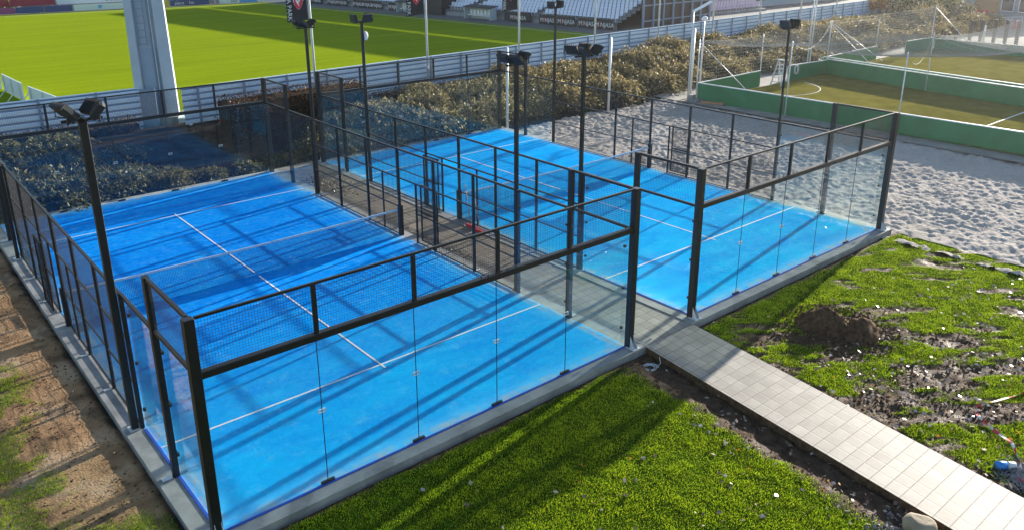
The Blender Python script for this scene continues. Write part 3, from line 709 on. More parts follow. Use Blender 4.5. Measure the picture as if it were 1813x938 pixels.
# behind the left court (sparse and dark), then the bank to the right
ordn = ['first', 'second', 'third', 'fourth', 'fifth', 'sixth', 'seventh', 'eighth', 'ninth', 'tenth', 'eleventh', 'twelfth', 'thirteenth', 'fourteenth', 'fifteenth', 'sixteenth', 'seventeenth', 'eighteenth', 'nineteenth', 'twentieth', 'twenty first', 'twenty second', 'twenty third', 'twenty fourth', 'twenty fifth', 'twenty sixth', 'twenty seventh', 'twenty eighth']
left_sh = [(-3.2, 22.4, 1.4, 2), (-1.0, 22.2, 1.4, 2), (.9, 22.6, 1.45, 2), (2.8, 22.1, 1.25, 2), (4.6, 22.2, 1.05, 2), (6.3, 21.8, .8, 2), (8.1, 21.7, .6, 3), (9.6, 21.7, .6, 3), (11.3, 21.9, .65, 3), (-2.2, 24.6, 1.4, 2), (.4, 24.4, 1.3, 2), (2.9, 24.2, 1.1, 3), (5.2, 24.0, .8, 3), (-4.6, 24.5, 1.4, 2), (-.9, 26.0, 1.2, 3), (3.0, 25.9, 1.0, 3)]
for i, (x, y, s_, k) in enumerate(left_sh):
    put_shrub(k, x, y, s_, 'dark sprawling shrub behind the near court glass, %s from the left' % ordn[i])
right_sh = []
xx = 13.6
while xx < 94:
    dx = 1.95 + .010 * xx
    for row, (fy, k0) in enumerate(((.20, 0), (.58, 1), (.80, 0))):
        y = 20.9 + fy * (FY(xx) - 21.6) + random.uniform(-.35, .35)
        if xx > 38: y += .3
        if (row == 2 and xx < 20): continue
        right_sh.append((xx + random.uniform(-.5, .5) + (row % 2) * 1.2, y, random.uniform(.9, 1.4) * (1.0 + .1 * (xx > 40)) * (.78 if row == 2 else 1.0), row))
    xx += dx
rown = ['low on the bank', 'halfway up the bank', 'atop the bank by the fence']
cnt = [0, 0, 0]
def ordinal(n):
    return '%d%s' % (n, 'th' if 10 < n % 100 < 14 else {1: 'st', 2: 'nd', 3: 'rd'}.get(n % 10, 'th'))
for (x, y, s_, row) in right_sh:
    cnt[row] += 1; k = random.choice((0, 1)) if row < 2 else random.choice((0, 1, 2))
    if x < 18 and row == 0: k = random.choice((2, 1))
    put_shrub(k, x, y, s_, 'straw coloured arching shrub %s, %s from the left' % (rown[row], ordinal(cnt[row])), None, random.uniform(.8, 1.15))
# russet clipped hedges in front of the fence
def hedge(x0, x1, yf, w, z0, z1, label, dens=650, mt=None):
    root = empty('hedge', (x0, yf(x0), z0), 0, label, 'hedge')
    n = int((x1 - x0) * dens); X = rng.uniform(x0, x1, n); u = rng.uniform(-1, 1, n); v = rng.uniform(0, 1, n)
    side = rng.random(n) < .55; u = np.where(side, np.sign(u) * (1 - .25 * rng.random(n) ** 2), u); v = np.where(side, v, 1 - .2 * rng.random(n) ** 2)
    wob = .12 * (fbm(X * .9, X * 0 + x0, 5, 3) - .5) * 2
    Y = yf(X) + u * (w / 2 + wob * .5); Z = z0 + v * (z1 - z0 + wob) + rng.normal(0, .03, n)
    D = np.stack([rng.normal(0, .6, n), u * .8 + rng.normal(0, .5, n), v + rng.normal(0, .5, n)], 1)
    V, F = leaf_cloud(np.stack([X, Y, Z], 1), D, .085, .6); mesh_np('foliage', V, [F], mt or M['beech'], root)
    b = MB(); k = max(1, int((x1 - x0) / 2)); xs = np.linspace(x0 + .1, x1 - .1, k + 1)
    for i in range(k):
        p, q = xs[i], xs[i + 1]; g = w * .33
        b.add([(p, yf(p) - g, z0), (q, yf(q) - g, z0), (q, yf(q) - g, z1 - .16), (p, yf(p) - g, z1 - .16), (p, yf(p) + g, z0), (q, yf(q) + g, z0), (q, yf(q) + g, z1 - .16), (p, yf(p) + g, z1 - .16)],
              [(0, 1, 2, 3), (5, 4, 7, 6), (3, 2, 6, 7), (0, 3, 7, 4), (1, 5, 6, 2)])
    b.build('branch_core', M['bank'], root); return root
hedge(-9, 6.9, lambda x: 26.9 + 0 * x, .8, .35, 1.62, 'low russet hedge left of the floodlight tower')
hedge(9.9, 17.5, lambda x: 24.6 + .05 * (x - 10), 2.0, -.05, 2.45, 'taller dark russet hedge right of the floodlight tower behind the near court')
hedge(17.6, 92, lambda x: FY(x) - .45, .6, .6, 1.28, 'long thin russet hedge strip along the foot of the fence to the right', 330)

def tree(name, x, y, z, r, h, n, mt, label, size=.25, cat='tree', flat=.8, trunk=True):
    root = empty(name, (x, y, z), 0, label, cat)
    ncl = 26; C = rng.normal(size=(ncl, 3)); C /= np.linalg.norm(C, axis=1)[:, None]; C *= rng.uniform(.35, .95, ncl)[:, None]
    ci = rng.integers(0, ncl, n); P = C[ci] + rng.normal(0, .17, (n, 3)); P = P * np.array((r, r, r * flat)) + np.array((x, y, z + h))
    P[:, 2] = np.maximum(P[:, 2], z + .05)
    V, F = leaf_cloud(P, rng.normal(size=(n, 3)), size, .6); mesh_np('crown', V, [F], mt, root)
    b = MB(); b.tube([(x, y, z - .2), (x + .05 * r, y, z + h * .5), (x, y, z + h)], [.09 * r, .07 * r, .03 * r], 7)
    for k in range(7):
        c = C[k] * np.array((r, r, r * flat)) * .8 + np.array((x, y, z + h)); b.tube([(x, y, z + h * .45), (np.array((x, y, z + h * .5)) + c) / 2 + (0, 0, .1 * r), c], [.045 * r, .03 * r, .01 * r], 5)
    b.build('trunk', M['bark'], root); return root
tree('bush', 13.2, 106.5, 1.0, 3.4, 2.2, 9000, M['treeleaf'], 'green bush behind the advertising boards at the far left corner', .3, 'bush')
tree('bush', 88, 29.2, .8, 3.0, 1.6, 9000, M['shrubdark'], 'large dark bush at the far end of the bank by the building', .2, 'bush', .75)
tree('bush', 93.5, 27.2, .3, 2.4, 1.3, 6000, M['shrubdark'], 'smaller dark bush in front of the building at the end of the bank', .2, 'bush', .7)
tree('bush', 84, 30.7, 1.6, 1.1, .9, 1800, M['autumn'], 'small orange autumn bush at the end of the corrugated fence', .16, 'bush', .7)

# ------------------------------------------------------------------ flagpoles and flags
M['flag'] = noisy('black_flag_cloth', (.018, .017, .022), (.03, .028, .034), 3, .8, obj=True)
M['crestred'] = mat('crest_red', (.62, .03, .06), .6); M['crestwhite'] = mat('crest_white', (.75, .74, .74), .6)
M['redcloth'] = mat('red_flag_cloth', (.55, .05, .05), .7)
poleX = [15.75 + 7.42 * k for k in range(9)]
for k, x in enumerate(poleX):
    y = FY(x) - .28; root = empty('flagpole', (x, y, .7), 0, None, 'flagpole', 'white flagpoles along the corrugated fence')
    root['label'] = 'white flagpole at the corrugated fence, %s from the left' % ordn[k]
    b = MB(); b.tube([(x, y, .6), (x, y, 5), (x, y, 11.5)], [.075, .062, .035], 10); b.build('pole', M['polegrey'], root, True)
    b = MB(); b.tube([(x, y, 2.2), (x, y, 2.35)], .085, 10); b.build('collar', M['galv'], root)
def text_mesh(name, s, size, mt, parent, origin, ux, uy, thick=.004, align='LEFT', sx=1.0, mats2=None):
    """lettering as a thin raised mesh; ux, uy are unit vectors of its baseline and its up"""
    cu = bpy.data.curves.new(name, 'FONT'); cu.body = s; cu.size = size; cu.align_x = align; cu.extrude = thick; cu.resolution_u = 2
    to = bpy.data.objects.new(name, cu); COL.objects.link(to)
    dg = bpy.context.evaluated_depsgraph_get(); me = bpy.data.meshes.new_from_object(to.evaluated_get(dg)); bpy.data.objects.remove(to)
    me.name = name; me.materials.clear(); me.materials.append(mt)
    ux, uy = Vector(ux).normalized(), Vector(uy).normalized(); n = ux.cross(uy)
    org = Vector(origin) - (wloc(parent) if parent else Vector((0, 0, 0)))
    me.transform(Matrix(((ux.x * sx, uy.x, n.x, org.x), (ux.y * sx, uy.y, n.y, org.y), (ux.z * sx, uy.z, n.z, org.z), (0, 0, 0, 1))))
    o = bpy.data.objects.new(name, me); COL.objects.link(o)
    if parent: o.parent = parent
    return o
def shield_poly(w, h):
    return [(-w, h * .62), (-w * .5, h * .75), (0, h * .8), (w * .5, h * .75), (w, h * .62), (w * .96, 0), (w * .74, -h * .45), (w * .4, -h * .8), (0, -h), (-w * .4, -h * .8), (-w * .74, -h * .45), (-w * .96, 0)]
def make_flag(x, y, zb, w, h, az, ph, label, sag=.12):
    """cloth hanging from the pole; local u runs away from the pole, v up"""
    root = empty('flag', (x, y, zb), 0, label, 'flag', 'black crested flags on the fence poles')
    ca, sa = math.cos(az), math.sin(az); nrm = (sa, -ca)
    if nrm[1] > 0: nrm = (-nrm[0], -nrm[1])
    def P(u, v, off=0.0):
        o_ = .05 * math.sin(u * 5 + ph + v * 1.1) * (u / w) + off; zz = zb + v - sag * (u / w) ** 1.5 + .0
        return (x + ca * (.09 + u) + nrm[0] * o_, y + sa * (.09 + u) + nrm[1] * o_, zz)
    nu, nv = 12, 14; b = MB()
    for s_ in (0.0, -.012):
        V = [P(w * i / nu, h * j / nv, s_) for j in range(nv + 1) for i in range(nu + 1)]
        F = [(j * (nu + 1) + i, j * (nu + 1) + i + 1, (j + 1) * (nu + 1) + i + 1, (j + 1) * (nu + 1) + i) for j in range(nv) for i in range(nu)]
        b.add(V, F)
    b.build('cloth', M['flag'], root, True)
    cu_, cv_ = w * .42, h * .30; sw, sh = w * .25, w * .42
    def poly(name, pts, off, mt, par):
        bb = MB(); c = np.mean(pts, 0); V = [P(c[0], c[1], off)] + [P(p[0], p[1], off) for p in pts]; n = len(pts)
        V += [P(c[0], c[1], off - .006)] + [P(p[0], p[1], off - .006) for p in pts]
        bb.add(V, [(0, 1 + i, 1 + (i + 1) % n) for i in range(n)] + [(n + 1, n + 2 + (i + 1) % n, n + 2 + i) for i in range(n)]); return bb.build(name, mt, par)
    crest = poly('crest', [(cu_ + a, cv_ + b_) for a, b_ in shield_poly(sw, sh)], .016, M['crestwhite'], root)
    poly('crest_field', [(cu_ + a * .86, cv_ - .03 * h + b_ * .74) for a, b_ in shield_poly(sw, sh)], .022, M['crestred'], crest)
    poly('crest_band', [(cu_ - sw * .72, cv_ + sh * .5), (cu_ + sw * .72, cv_ + sh * .5), (cu_ + sw * .72, cv_ + sh * .62), (cu_ - sw * .72, cv_ + sh * .62)], .021, M['flag'], crest)
    poly('crest_figure', [(cu_ - sw * .2, cv_ - sh * .7), (cu_ + sw * .25, cv_ - sh * .3), (cu_ + sw * .55, cv_ + sh * .05), (cu_ + sw * .2, cv_ + sh * .12), (cu_ + sw * .05, cv_ - sh * .1), (cu_ - sw * .15, cv_ + sh * .2), (cu_ - sw * .4, cv_ + sh * .05), (cu_ - sw * .05, cv_ - sh * .3)], .027, M['crestwhite'], crest)
    # lettering runs up the outer edge
    tx = text_mesh('lettering', 'MONJASA PARK', w * .30, M['crestwhite'], root, (0, 0, 0), (1, 0, 0), (0, 1, 0), .003)
    me = tx.data; L = Vector(wloc(root))
    lo = min(v.co.x + L.x for v in me.vertices); hi = max(v.co.x + L.x for v in me.vertices)
    for v in me.vertices:
        wx, wy = v.co.x + L.x - 0.0, v.co.y + L.y
        p = P(w * .96 - wy, h * .02 + (hi - wx) * 1.0, .018 + (v.co.z + L.z) * .5); v.co = Vector(p) - L
    return root
az = pi - .47
make_flag(poleX[0], FY(poleX[0]) - .28, 5.5, 1.05, 3.3, az, 0, 'black flag with red and white crest, leftmost of the three, above the near mast')
make_flag(poleX[1], FY(poleX[1]) - .28, 5.3, 1.0, 3.3, az, 1.1, 'black flag with red and white crest on the middle pole against the shaded pitch')
make_flag(poleX[2], FY(poleX[2]) - .28, 5.1, 1.0, 3.3, az, 2.3, 'black flag with red and white crest, rightmost of the three, in front of the seats')
for k in (0, 1, 2):
    x = poleX[k]; y = FY(x) - .28; ca, sa = math.cos(az), math.sin(az); zb = (5.5, 5.3, 5.1)[k]
    b = MB(); b.tube([(x, y, zb - .55), (x + ca * .07, y + sa * .07, zb - .25), (x + ca * .12, y + sa * .12, zb + 1.2)], .012, 5)
    tag(b.build('halyard', M['rope']), 'pale halyard rope below the %s black flag' % ['left', 'middle', 'right'][k], 'rope', 'flag halyards')
x7 = poleX[7]; b = MB(); b.obox((x7 - .3, FY(x7) - .34, 4.5), (.22, .1, 0), (.01, .02, 0), (0, 0, .75)); tag(b.build('flag', M['redcloth']), 'small red flag hanging on a pole near the right end of the fence', 'flag')

# ------------------------------------------------------------------ grandstand
M['seat'] = noisy('pale_blue_seat', (.62, .66, .80), (.72, .75, .86), 3, .45, obj=True)
M['seatpink'] = noisy('pale_pink_seat', (.58, .47, .58), (.66, .54, .64), 3, .45, obj=True)
M['conc2'] = noisy('stand_concrete', (.22, .23, .24), (.30, .31, .32), 2, .8)
M['boardblack'] = mat('black_board', (.02, .02, .026), .5)
M['brown'] = noisy('brown_timber', (.055, .03, .022), (.10, .055, .04), 3, .7, .3, 14, stretch=(6, 6, .6))
ST = empty('grandstand', (54, 45, .9), 0, 'grandstand with rows of pale blue seats along the far side of the pitch', 'grandstand')
f0 = np.array((54.6, 41.8)); f1 = np.array((48.6, 99.0)); fd = (f1 - f0) / np.linalg.norm(f1 - f0); fn = np.array((fd[1], -fd[0])); FL = np.linalg.norm(f1 - f0)
def SP(s, t, z): p = f0 + fd * s + fn * t; return (p[0], p[1], z)
rise, tread, NR, Z0 = .235, .74, 20, 1.55
b = MB()
for r in range(NR):
    t0 = .8 + r * tread; z = Z0 + r * rise
    b.add([SP(0, t0, z), SP(FL, t0, z), SP(FL, t0 + tread, z), SP(0, t0 + tread, z), SP(0, t0, z - rise), SP(FL, t0, z - rise)], [(0, 3, 2, 1), (4, 0, 1, 5)])
b.add([SP(0, .8, .85), SP(FL, .8, .85), SP(FL, .8, Z0), SP(0, .8, Z0)], [(0, 1, 2, 3)][::-1]); b.build('terrace', M['conc2'], ST)
tb = .8 + NR * tread
b = MB(); b.add([SP(0, tb, .8), SP(FL, tb, .8), SP(FL, tb, 7.9), SP(0, tb, 7.9), SP(0, tb + .2, .8), SP(FL, tb + .2, .8), SP(FL, tb + .2, 7.9), SP(0, tb + .2, 7.9)], MB.BF); b.build('back_wall', M['brown'], ST)
b = MB(); b.add([SP(-1, tb + .6, 8.2), SP(FL + 1, tb + .6, 8.2), SP(FL + 1, tb - 8.2, 8.7), SP(-1, tb - 8.2, 8.7), SP(-1, tb + .6, 8.45), SP(FL + 1, tb + .6, 8.45), SP(FL + 1, tb - 8.2, 8.95), SP(-1, tb - 8.2, 8.95)], MB.BF); b.build('roof', M['polegrey'], ST)
for s in np.arange(.6, FL, 6.8):
    b = MB(); b.obox(SP(s, tb + .1, 4.6), (.12, 0, 0), (0, .12, 0), (0, 0, 3.8)); b.build('column', M['fencepost'], ST)
aisles = [10.2, 20.6, 31.0, 41.5, 52]
def seat_geo(bm_, s, r):
    t0 = .8 + r * tread + .28; z = Z0 + r * rise
    def p(a, c, e): return SP(s + a, t0 + c, z + e)
    h = .20
    V = [p(-h, -.02, .40), p(h, -.02, .40), p(h, .33, .36), p(-h, .33, .36), p(-h, .43, .80), p(h, .43, .80), p(-h, -.02, .35), p(h, -.02, .35), p(h, .37, .31), p(-h, .37, .31), p(-h, .47, .80), p(h, .47, .80)]
    bm_.add(V, [(0, 3, 2, 1), (3, 4, 5, 2), (6, 7, 8, 9), (9, 8, 11, 10), (4, 10, 11, 5), (0, 1, 7, 6), (0, 6, 9, 3), (3, 9, 10, 4), (1, 2, 8, 7), (2, 5, 11, 8)])
    bm_.bar(p(0, .2, .0), p(0, .2, .34), .04, .05)
seats = []
for r in range(NR):
    for s in np.arange(.55, FL - .3, .5):
        if any(abs(s - a) < .6 for a in aisles): continue
        if 24.5 < s < 27.6: continue                                   # tunnel mouth
        seats.append((r, s))
seats.sort(key=lambda q: q[1] + q[0] * .8)
first = None
M['seat_parent'] = None
for (r, s) in seats[:100]:
    b = MB(); seat_geo(b, s, r); b.build('seat', M['seat'], ST)
b = MB()
for (r, s) in seats[100:]:
    if r < 17: seat_geo(b, s, r)
so_ = b.build('seat', M['seat'], ST); so_['kind'] = 'stuff'
# stair steps of the aisles
b = MB()
for a in aisles:
    for r in range(NR): b.add([SP(a - .5, .8 + r * tread + .3, Z0 + r * rise + .11), SP(a + .5, .8 + r * tread + .3, Z0 + r * rise + .11), SP(a + .5, .8 + r * tread + .739, Z0 + r * rise + .11), SP(a - .5, .8 + r * tread + .739, Z0 + r * rise + .11), SP(a - .5, .8 + r * tread + .3, Z0 + r * rise), SP(a + .5, .8 + r * tread + .3, Z0 + r * rise)], [(0, 3, 2, 1), (4, 0, 1, 5)])
b.build('stairs', M['concrete'], ST)
# tunnel mouth
b = MB(); b.add([SP(24.6, .2, .9), SP(27.5, .2, .9), SP(27.5, .2, 3.2), SP(24.6, .2, 3.2), SP(24.6, 9, .9), SP(27.5, 9, .9), SP(27.5, 9, 3.6), SP(24.6, 9, 3.6)], MB.BF); b.build('tunnel', M['boardblack'], ST)
# brown side wall with steel frame at the near end
GB = empty('stand_side_wall', (58, 41.6, .9), 0, 'dark brown timber side wall with grey steel frame closing the near end of the stand', 'side wall')
b = MB(); b.obox((64.4, 42.0, 4.7), (5.7, .3, 0), (-.003, .06, 0), (0, 0, 3.9)); b.build('boarding', M['brown'], GB)
b = MB()
for i in range(8):
    u = -5.7 + i * 1.63; b.box(64.4 + u - .09, 64.4 + u + .09, 41.72 + u * .052, 41.88 + u * .052, .8, 8.6)
for z in (1.5, 3.0, 4.5, 6.0): b.obox((64.4, 41.86, z), (5.7, .3, 0), (-.003, .05, 0), (0, 0, .06))
b.build('steel_frame', M['fencepost'], GB)
# black sponsor boards in front of the stand
def sponsor_board(s0, s1, z0, z1, label, words):
    root = empty('advertising_board', SP(s0, .35, z0), 0, label, 'advertising board', 'black sponsor boards in front of the stand')
    b = MB(); b.add([SP(s0, .3, z0), SP(s1, .3, z0), SP(s1, .3, z1), SP(s0, .3, z1), SP(s0, .4, z0), SP(s1, .4, z0), SP(s1, .4, z1), SP(s0, .4, z1)], MB.BF[:, ::-1]); b.build('panel', M['boardblack'], root)
    n = words; L = s1 - s0; hgt_ = (z1 - z0) * .62; u = (-fd[0], -fd[1], 0)
    for i in range(n):
        sc = s1 - L * (i + .5) / n; W_ = hgt_ * 3.4
        a = SP(sc + W_ / 2, .29, z0 + (z1 - z0) * .24)
        t1 = text_mesh('lettering', 'M NJASA', hgt_, M['crestwhite'], root, a, u, (0, 0, 1), .006)
        me = t1.data; xs = [v.co.dot(Vector(u).normalized()) for v in me.vertices]; lo = min(xs); cut = lo + hgt_ * .95
        t2 = t1.copy(); t2.data = me.copy(); COL.objects.link(t2)
        for ob_, keep_lo in ((t1, True), (t2, False)):
            bm_ = bmesh.new(); bm_.from_mesh(ob_.data); uu = Vector(u).normalized()
            bmesh.ops.delete(bm_, geom=[v for v in bm_.verts if (v.co.dot(uu) < cut) != keep_lo], context='VERTS'); bm_.to_mesh(ob_.data); bm_.free()
        q = SP(sc + W_ / 2 - hgt_ * .98, .285, z0 + (z1 - z0) * .24 + hgt_ * .36)
        bb = MB(); bb.obox(q, np.array(u) * hgt_ * .09, np.array((fn[0], fn[1], 0)) * .008, (0, 0, hgt_ * .36)); bb.build('red_letter_bar', M['crestred'], root)
bd = [(.2, 4.4, 2), (4.9, 9.6, 2), (10.8, 14.6, 1), (30.6, 34.6, 2), (36.2, 42.0, 3), (43.6, 48.0, 2), (49.5, 54.5, 2)]
for i, (s0, s1, wn_) in enumerate(bd): sponsor_board(s0, s1, .92, 1.86, 'black board with MONJASA lettering at the stand front, %s from right' % ordn[i], wn_)
# team shelters
M['perspex'] = noisy('milky_perspex', (.42, .48, .52), (.5, .56, .6), 2, .3)
def dugout(s0, s1, label):
    root = empty('team_shelter', SP(s0, -.9, .9), 0, label, 'team shelter', 'team shelters by the pitch')
    b = MB(); b.add([SP(s0, .1, .9), SP(s1, .1, .9), SP(s1, .0, 2.1), SP(s0, .0, 2.1), SP(s0, .2, .9), SP(s1, .2, .9), SP(s1, .1, 2.1), SP(s0, .1, 2.1)], MB.BF); b.build('back_panel', M['perspex'], root)
    b = MB(); b.add([SP(s0 - .1, -1.0, 2.15), SP(s1 + .1, -1.0, 2.15), SP(s1 + .1, .3, 2.3), SP(s0 - .1, .3, 2.3), SP(s0 - .1, -1.0, 2.25), SP(s1 + .1, -1.0, 2.25), SP(s1 + .1, .3, 2.4), SP(s0 - .1, .3, 2.4)], MB.BF); b.build('roof', M['boardblack'], root)
    for s in (s0, s1):
        b = MB(); b.add([SP(s - .03, -.9, .9), SP(s + .03, -.9, .9), SP(s + .03, -.9, 2.15), SP(s - .03, -.9, 2.15), SP(s - .03, .05, .9), SP(s + .03, .05, .9), SP(s + .03, .05, 2.2), SP(s - .03, .05, 2.2)], MB.BF); b.build('side_panel', M['perspex'], root)
    for s in np.arange(s0 + .35, s1 - .2, .55):
        b = MB(); c = SP(s, -.35, 1.32); b.obox(c, np.array((*fd, 0)) * .21, np.array((*fn, 0)) * .2, (0, 0, .05)); c = SP(s, -.14, 1.62); b.obox(c, np.array((*fd, 0)) * .21, np.array((*fn, 0)) * .04, (0, 0, .3)); b.build('seat', M['white'], root)
dugout(15.6, 19.6, 'white team shelter with white seats right of the dark tunnel')
dugout(28.0, 31.6, 'white team shelter with white seats left of the dark tunnel')
# small bank of pink seats beyond the side wall
PS = empty('seat_bank', (76, 46, .9), 0, 'small bank of pale pink seats right of the brown side wall', 'seat bank')
b = MB(); n_ = 0; parts = []
for r in range(6):
    b.box(71.5, 84.5, 44.4 + r * .7, 45.1 + r * .7 - .002, .8, 1.15 + r * .28)
b.build('terrace', M['conc2'], PS)
lst = [(r, x) for r in range(6) for x in np.arange(71.8, 84.4, .55)]
def pseat(bb, r, x):
    y = 44.6 + r * .7; z = 1.15 + r * .28
    bb.box(x - .2, x + .2, y, y + .38, z + .32, z + .38); bb.box(x - .2, x + .2, y + .34, y + .40, z + .381, z + .8); bb.box(x - .03, x + .03, y + .15, y + .2, z, z + .319)
for (r, x) in lst[:100]:
    b = MB(); pseat(b, r, x); b.build('seat', M['seatpink'], PS)
b = MB(); [pseat(b, r, x) for r, x in lst[100:]]; b.build('seat', M['seatpink'], PS)['kind'] = 'stuff'

# ------------------------------------------------------------------ far end: advertising boards and terrace
cols = {'white': mat('board_white', (.62, .70, .76), .5), 'maroon': mat('board_maroon', (.28, .02, .05), .5), 'navy': mat('board_navy', (.03, .06, .22), .5), 'yellow': mat('board_yellow', (.55, .44, .03), .5), 'blue': mat('board_blue', (.10, .36, .75), .5), 'lilac': mat('board_lilac', (.25, .05, .2), .5)}
e0 = np.array((8.5, 102.6)); e1 = np.array((51.5, 99.3)); ed = (e1 - e0) / np.linalg.norm(e1 - e0); en = np.array((-ed[1], ed[0]))
def EP(s, t, z): p = e0 + ed * s + en * t; return (p[0], p[1], z)
def ad(s0, s1, tier, col, label, words=None, tcol=None, ts=.5, off=.25):
    t_, z0, z1 = ((0, 1.0, 1.72), (1.6, 1.75, 2.62))[tier]
    root = empty('advertising_board', EP(s0, t_, z0), 0, label, 'advertising board', 'advertising boards behind the far goal line')
    b = MB(); b.add([EP(s0, t_, z0), EP(s1, t_, z0), EP(s1, t_, z1), EP(s0, t_, z1), EP(s0, t_ + .08, z0), EP(s1, t_ + .08, z0), EP(s1, t_ + .08, z1), EP(s0, t_ + .08, z1)], MB.BF); b.build('panel', cols[col], root)
    for s in (s0 + .3, s1 - .3):
        b = MB(); b.add([EP(s - .04, t_ + .09, .88), EP(s + .04, t_ + .09, .88), EP(s + .04, t_ + .09, z1), EP(s - .04, t_ + .09, z1), EP(s - .04, t_ + .15, .88), EP(s + .04, t_ + .15, .88), EP(s + .04, t_ + .15, z1), EP(s - .04, t_ + .15, z1)], MB.BF); b.build('leg', M['galv'], root)
    if words:
        for (wd, so2, c_) in words:
            text_mesh('lettering', wd, ts, c_, root, EP(s0 + so2, t_ - .012, z0 + off), (*ed, 0), (0, 0, 1), .006)
    return root
tb_, tw_, tn_, tr_ = M['boardblack'], M['crestwhite'], cols['navy'], M['crestred']
ad(3.6, 6.4, 0, 'lilac', 'purple advertising board at the far left corner of the pitch')
ad(6.5, 9.4, 0, 'navy', 'navy advertising board beside the purple one at the far left')
ad(9.6, 12.6, 0, 'navy', 'navy advertising board with a white frame left of the heart board')
ad(12.8, 18.6, 0, 'white', 'white advertising board with a small blue heart')
b = MB(); hp = EP(15.8, -.015, 1.36)
pts = [(0, -.26), (.24, 0), (.24, .16), (.12, .24), (0, .14), (-.12, .24), (-.24, .16), (-.24, 0)]
b.add([tuple(np.array(hp) + np.array((ed[0] * a, ed[1] * a, c))) for a, c in [(0, 0)] + pts], [(0, 1 + i, 1 + (i + 1) % 8) for i in range(8)])
hb = b.build('heart', cols['blue']); hb.parent = [o for o in bpy.data.objects if o.get('label') == 'white advertising board with a small blue heart'][0]
hb.location = -Vector(hb.parent.location)
ad(18.8, 24.2, 0, 'yellow', 'yellow advertising board reading TULIP twice', [('TULIP', .4, tb_), ('TULIP', 3.0, tb_)], None, .62, .14)
ad(24.4, 29.4, 0, 'navy', 'navy advertising board with white lettering next to the tower', [('place', .5, tw_), ('I', 2.1, tr_), ('ho', 2.4, tw_)], None, .6, .16)
ad(30.8, 33.6, 0, 'white', 'white advertising board with a dark round mark right of the tower', [('DLF', 1.6, tb_)], None, .5, .12)
ad(33.7, 36.0, 0, 'blue', 'bright blue advertising board right of the tower')
ad(36.1, 41.8, 0, 'white', 'white advertising board between the blue board and the corner')
ad(41.9, 43.4, 0, 'maroon', 'small maroon advertising board near the far right corner')
ad(2.0, 4.6, 1, 'white', 'white upper board at the far left corner')
ad(4.7, 11.0, 1, 'maroon', 'maroon upper board behind the navy boards')
ad(11.2, 22.0, 1, 'white', 'long white upper board reading SPORTMASTER', [('SPORTMASTER', 5.6, tb_)], None, .5, .2)
ad(22.1, 29.6, 1, 'white', 'long white upper board behind the yellow TULIP board')
ad(30.4, 41.0, 1, 'white', 'long white upper board right of the floodlight tower')
FT = empty('end_terrace', (20, 106, .9), 0, 'grey standing terrace with white railing behind the far advertising boards', 'terrace')
b = MB()
for r in range(7): b.add([EP(8, 4 + r * .9, .85), EP(46, 4 + r * .9, .85), EP(46, 4 + r * .9, 2.4 + r * .3), EP(8, 4 + r * .9, 2.4 + r * .3), EP(8, 4.9 + r * .9 - .002, .85), EP(46, 4.9 + r * .9 - .002, .85), EP(46, 4.9 + r * .9 - .002, 2.4 + r * .3), EP(8, 4.9 + r * .9 - .002, 2.4 + r * .3)], MB.BF)
b.build('steps', M['conc2'], FT)
b = MB()
for s in np.arange(17, 46, .55): b.bar(EP(s, 3.8, 2.4), EP(s + .15, 3.8, 3.3), .09)
b.bar(EP(17, 3.8, 3.3), EP(46, 3.8, 3.3), .08); b.build('railing', M['white'], FT)

# white boards at the left side seen from behind
for i, (p, q) in enumerate((((3.3, 50.5), (4.15, 44.6)), ((4.2, 43.9), (4.42, 39.4)), ((4.5, 38.2), (5.0, 33.2)))):
    p, q = np.array(p), np.array(q); c = (p + q) / 2; d_ = (q - p) / 2; n_ = np.array((-d_[1], d_[0])); n_ /= np.linalg.norm(n_)
    root = empty('advertising_board', (*c, .9), 0, 'white board at the left of the pitch, %s of the three' % ['farthest', 'middle', 'nearest'][i], 'advertising board', 'white boards at the left of the pitch')
    b = MB(); b.obox((*c, 1.42), (*d_, 0), (*(n_ * .03), 0), (0, 0, .5)); b.build('panel', cols['white'], root)
    b = MB()
    for f in (-.8, 0, .8): b.bar((*(c + d_ * f - n_ * .06), .9), (*(c + d_ * f - n_ * .06), 1.9), .05); 
    for f in (-.8, 0, .8): b.bar((*(c + d_ * f - n_ * .75), .92), (*(c + d_ * f - n_ * .07), 1.7), .04)
    b.build('frame', M['galv'], root)

# ------------------------------------------------------------------ ball net on galvanised poles beside the sand
BN = empty('ball_catch_net', (30, 19.8, 0), 0, 'fine ball catch net on three galvanised poles along the foot of the bank', 'ball net')
npole = [(23.16, 20.02), (30.34, 19.54), (37.35, 19.16)]
for (x, y) in npole:
    b = MB(); b.tube([(x, y, -.3), (x, y, 4.08)], .07, 10); b.tube([(x, y, 4.08), (x, y, 4.12)], [.075, .03], 10); b.build('pole', M['galv'], BN, True)
b = MB(); P = []; Q = []
for i in range(2):
    a, c = np.array(npole[i]), np.array(npole[i + 1]); L = np.linalg.norm(c - a)
    for s in np.arange(.12, L, .12): p = a + (c - a) * s / L; P.append((*p, .05)); Q.append((*p, 3.95))
    for z in np.arange(.05, 4, .12): P.append((*a, z)); Q.append((*c, z))
b.wires(P, Q, .0016); b.build('netting', M['netgrey'], BN)

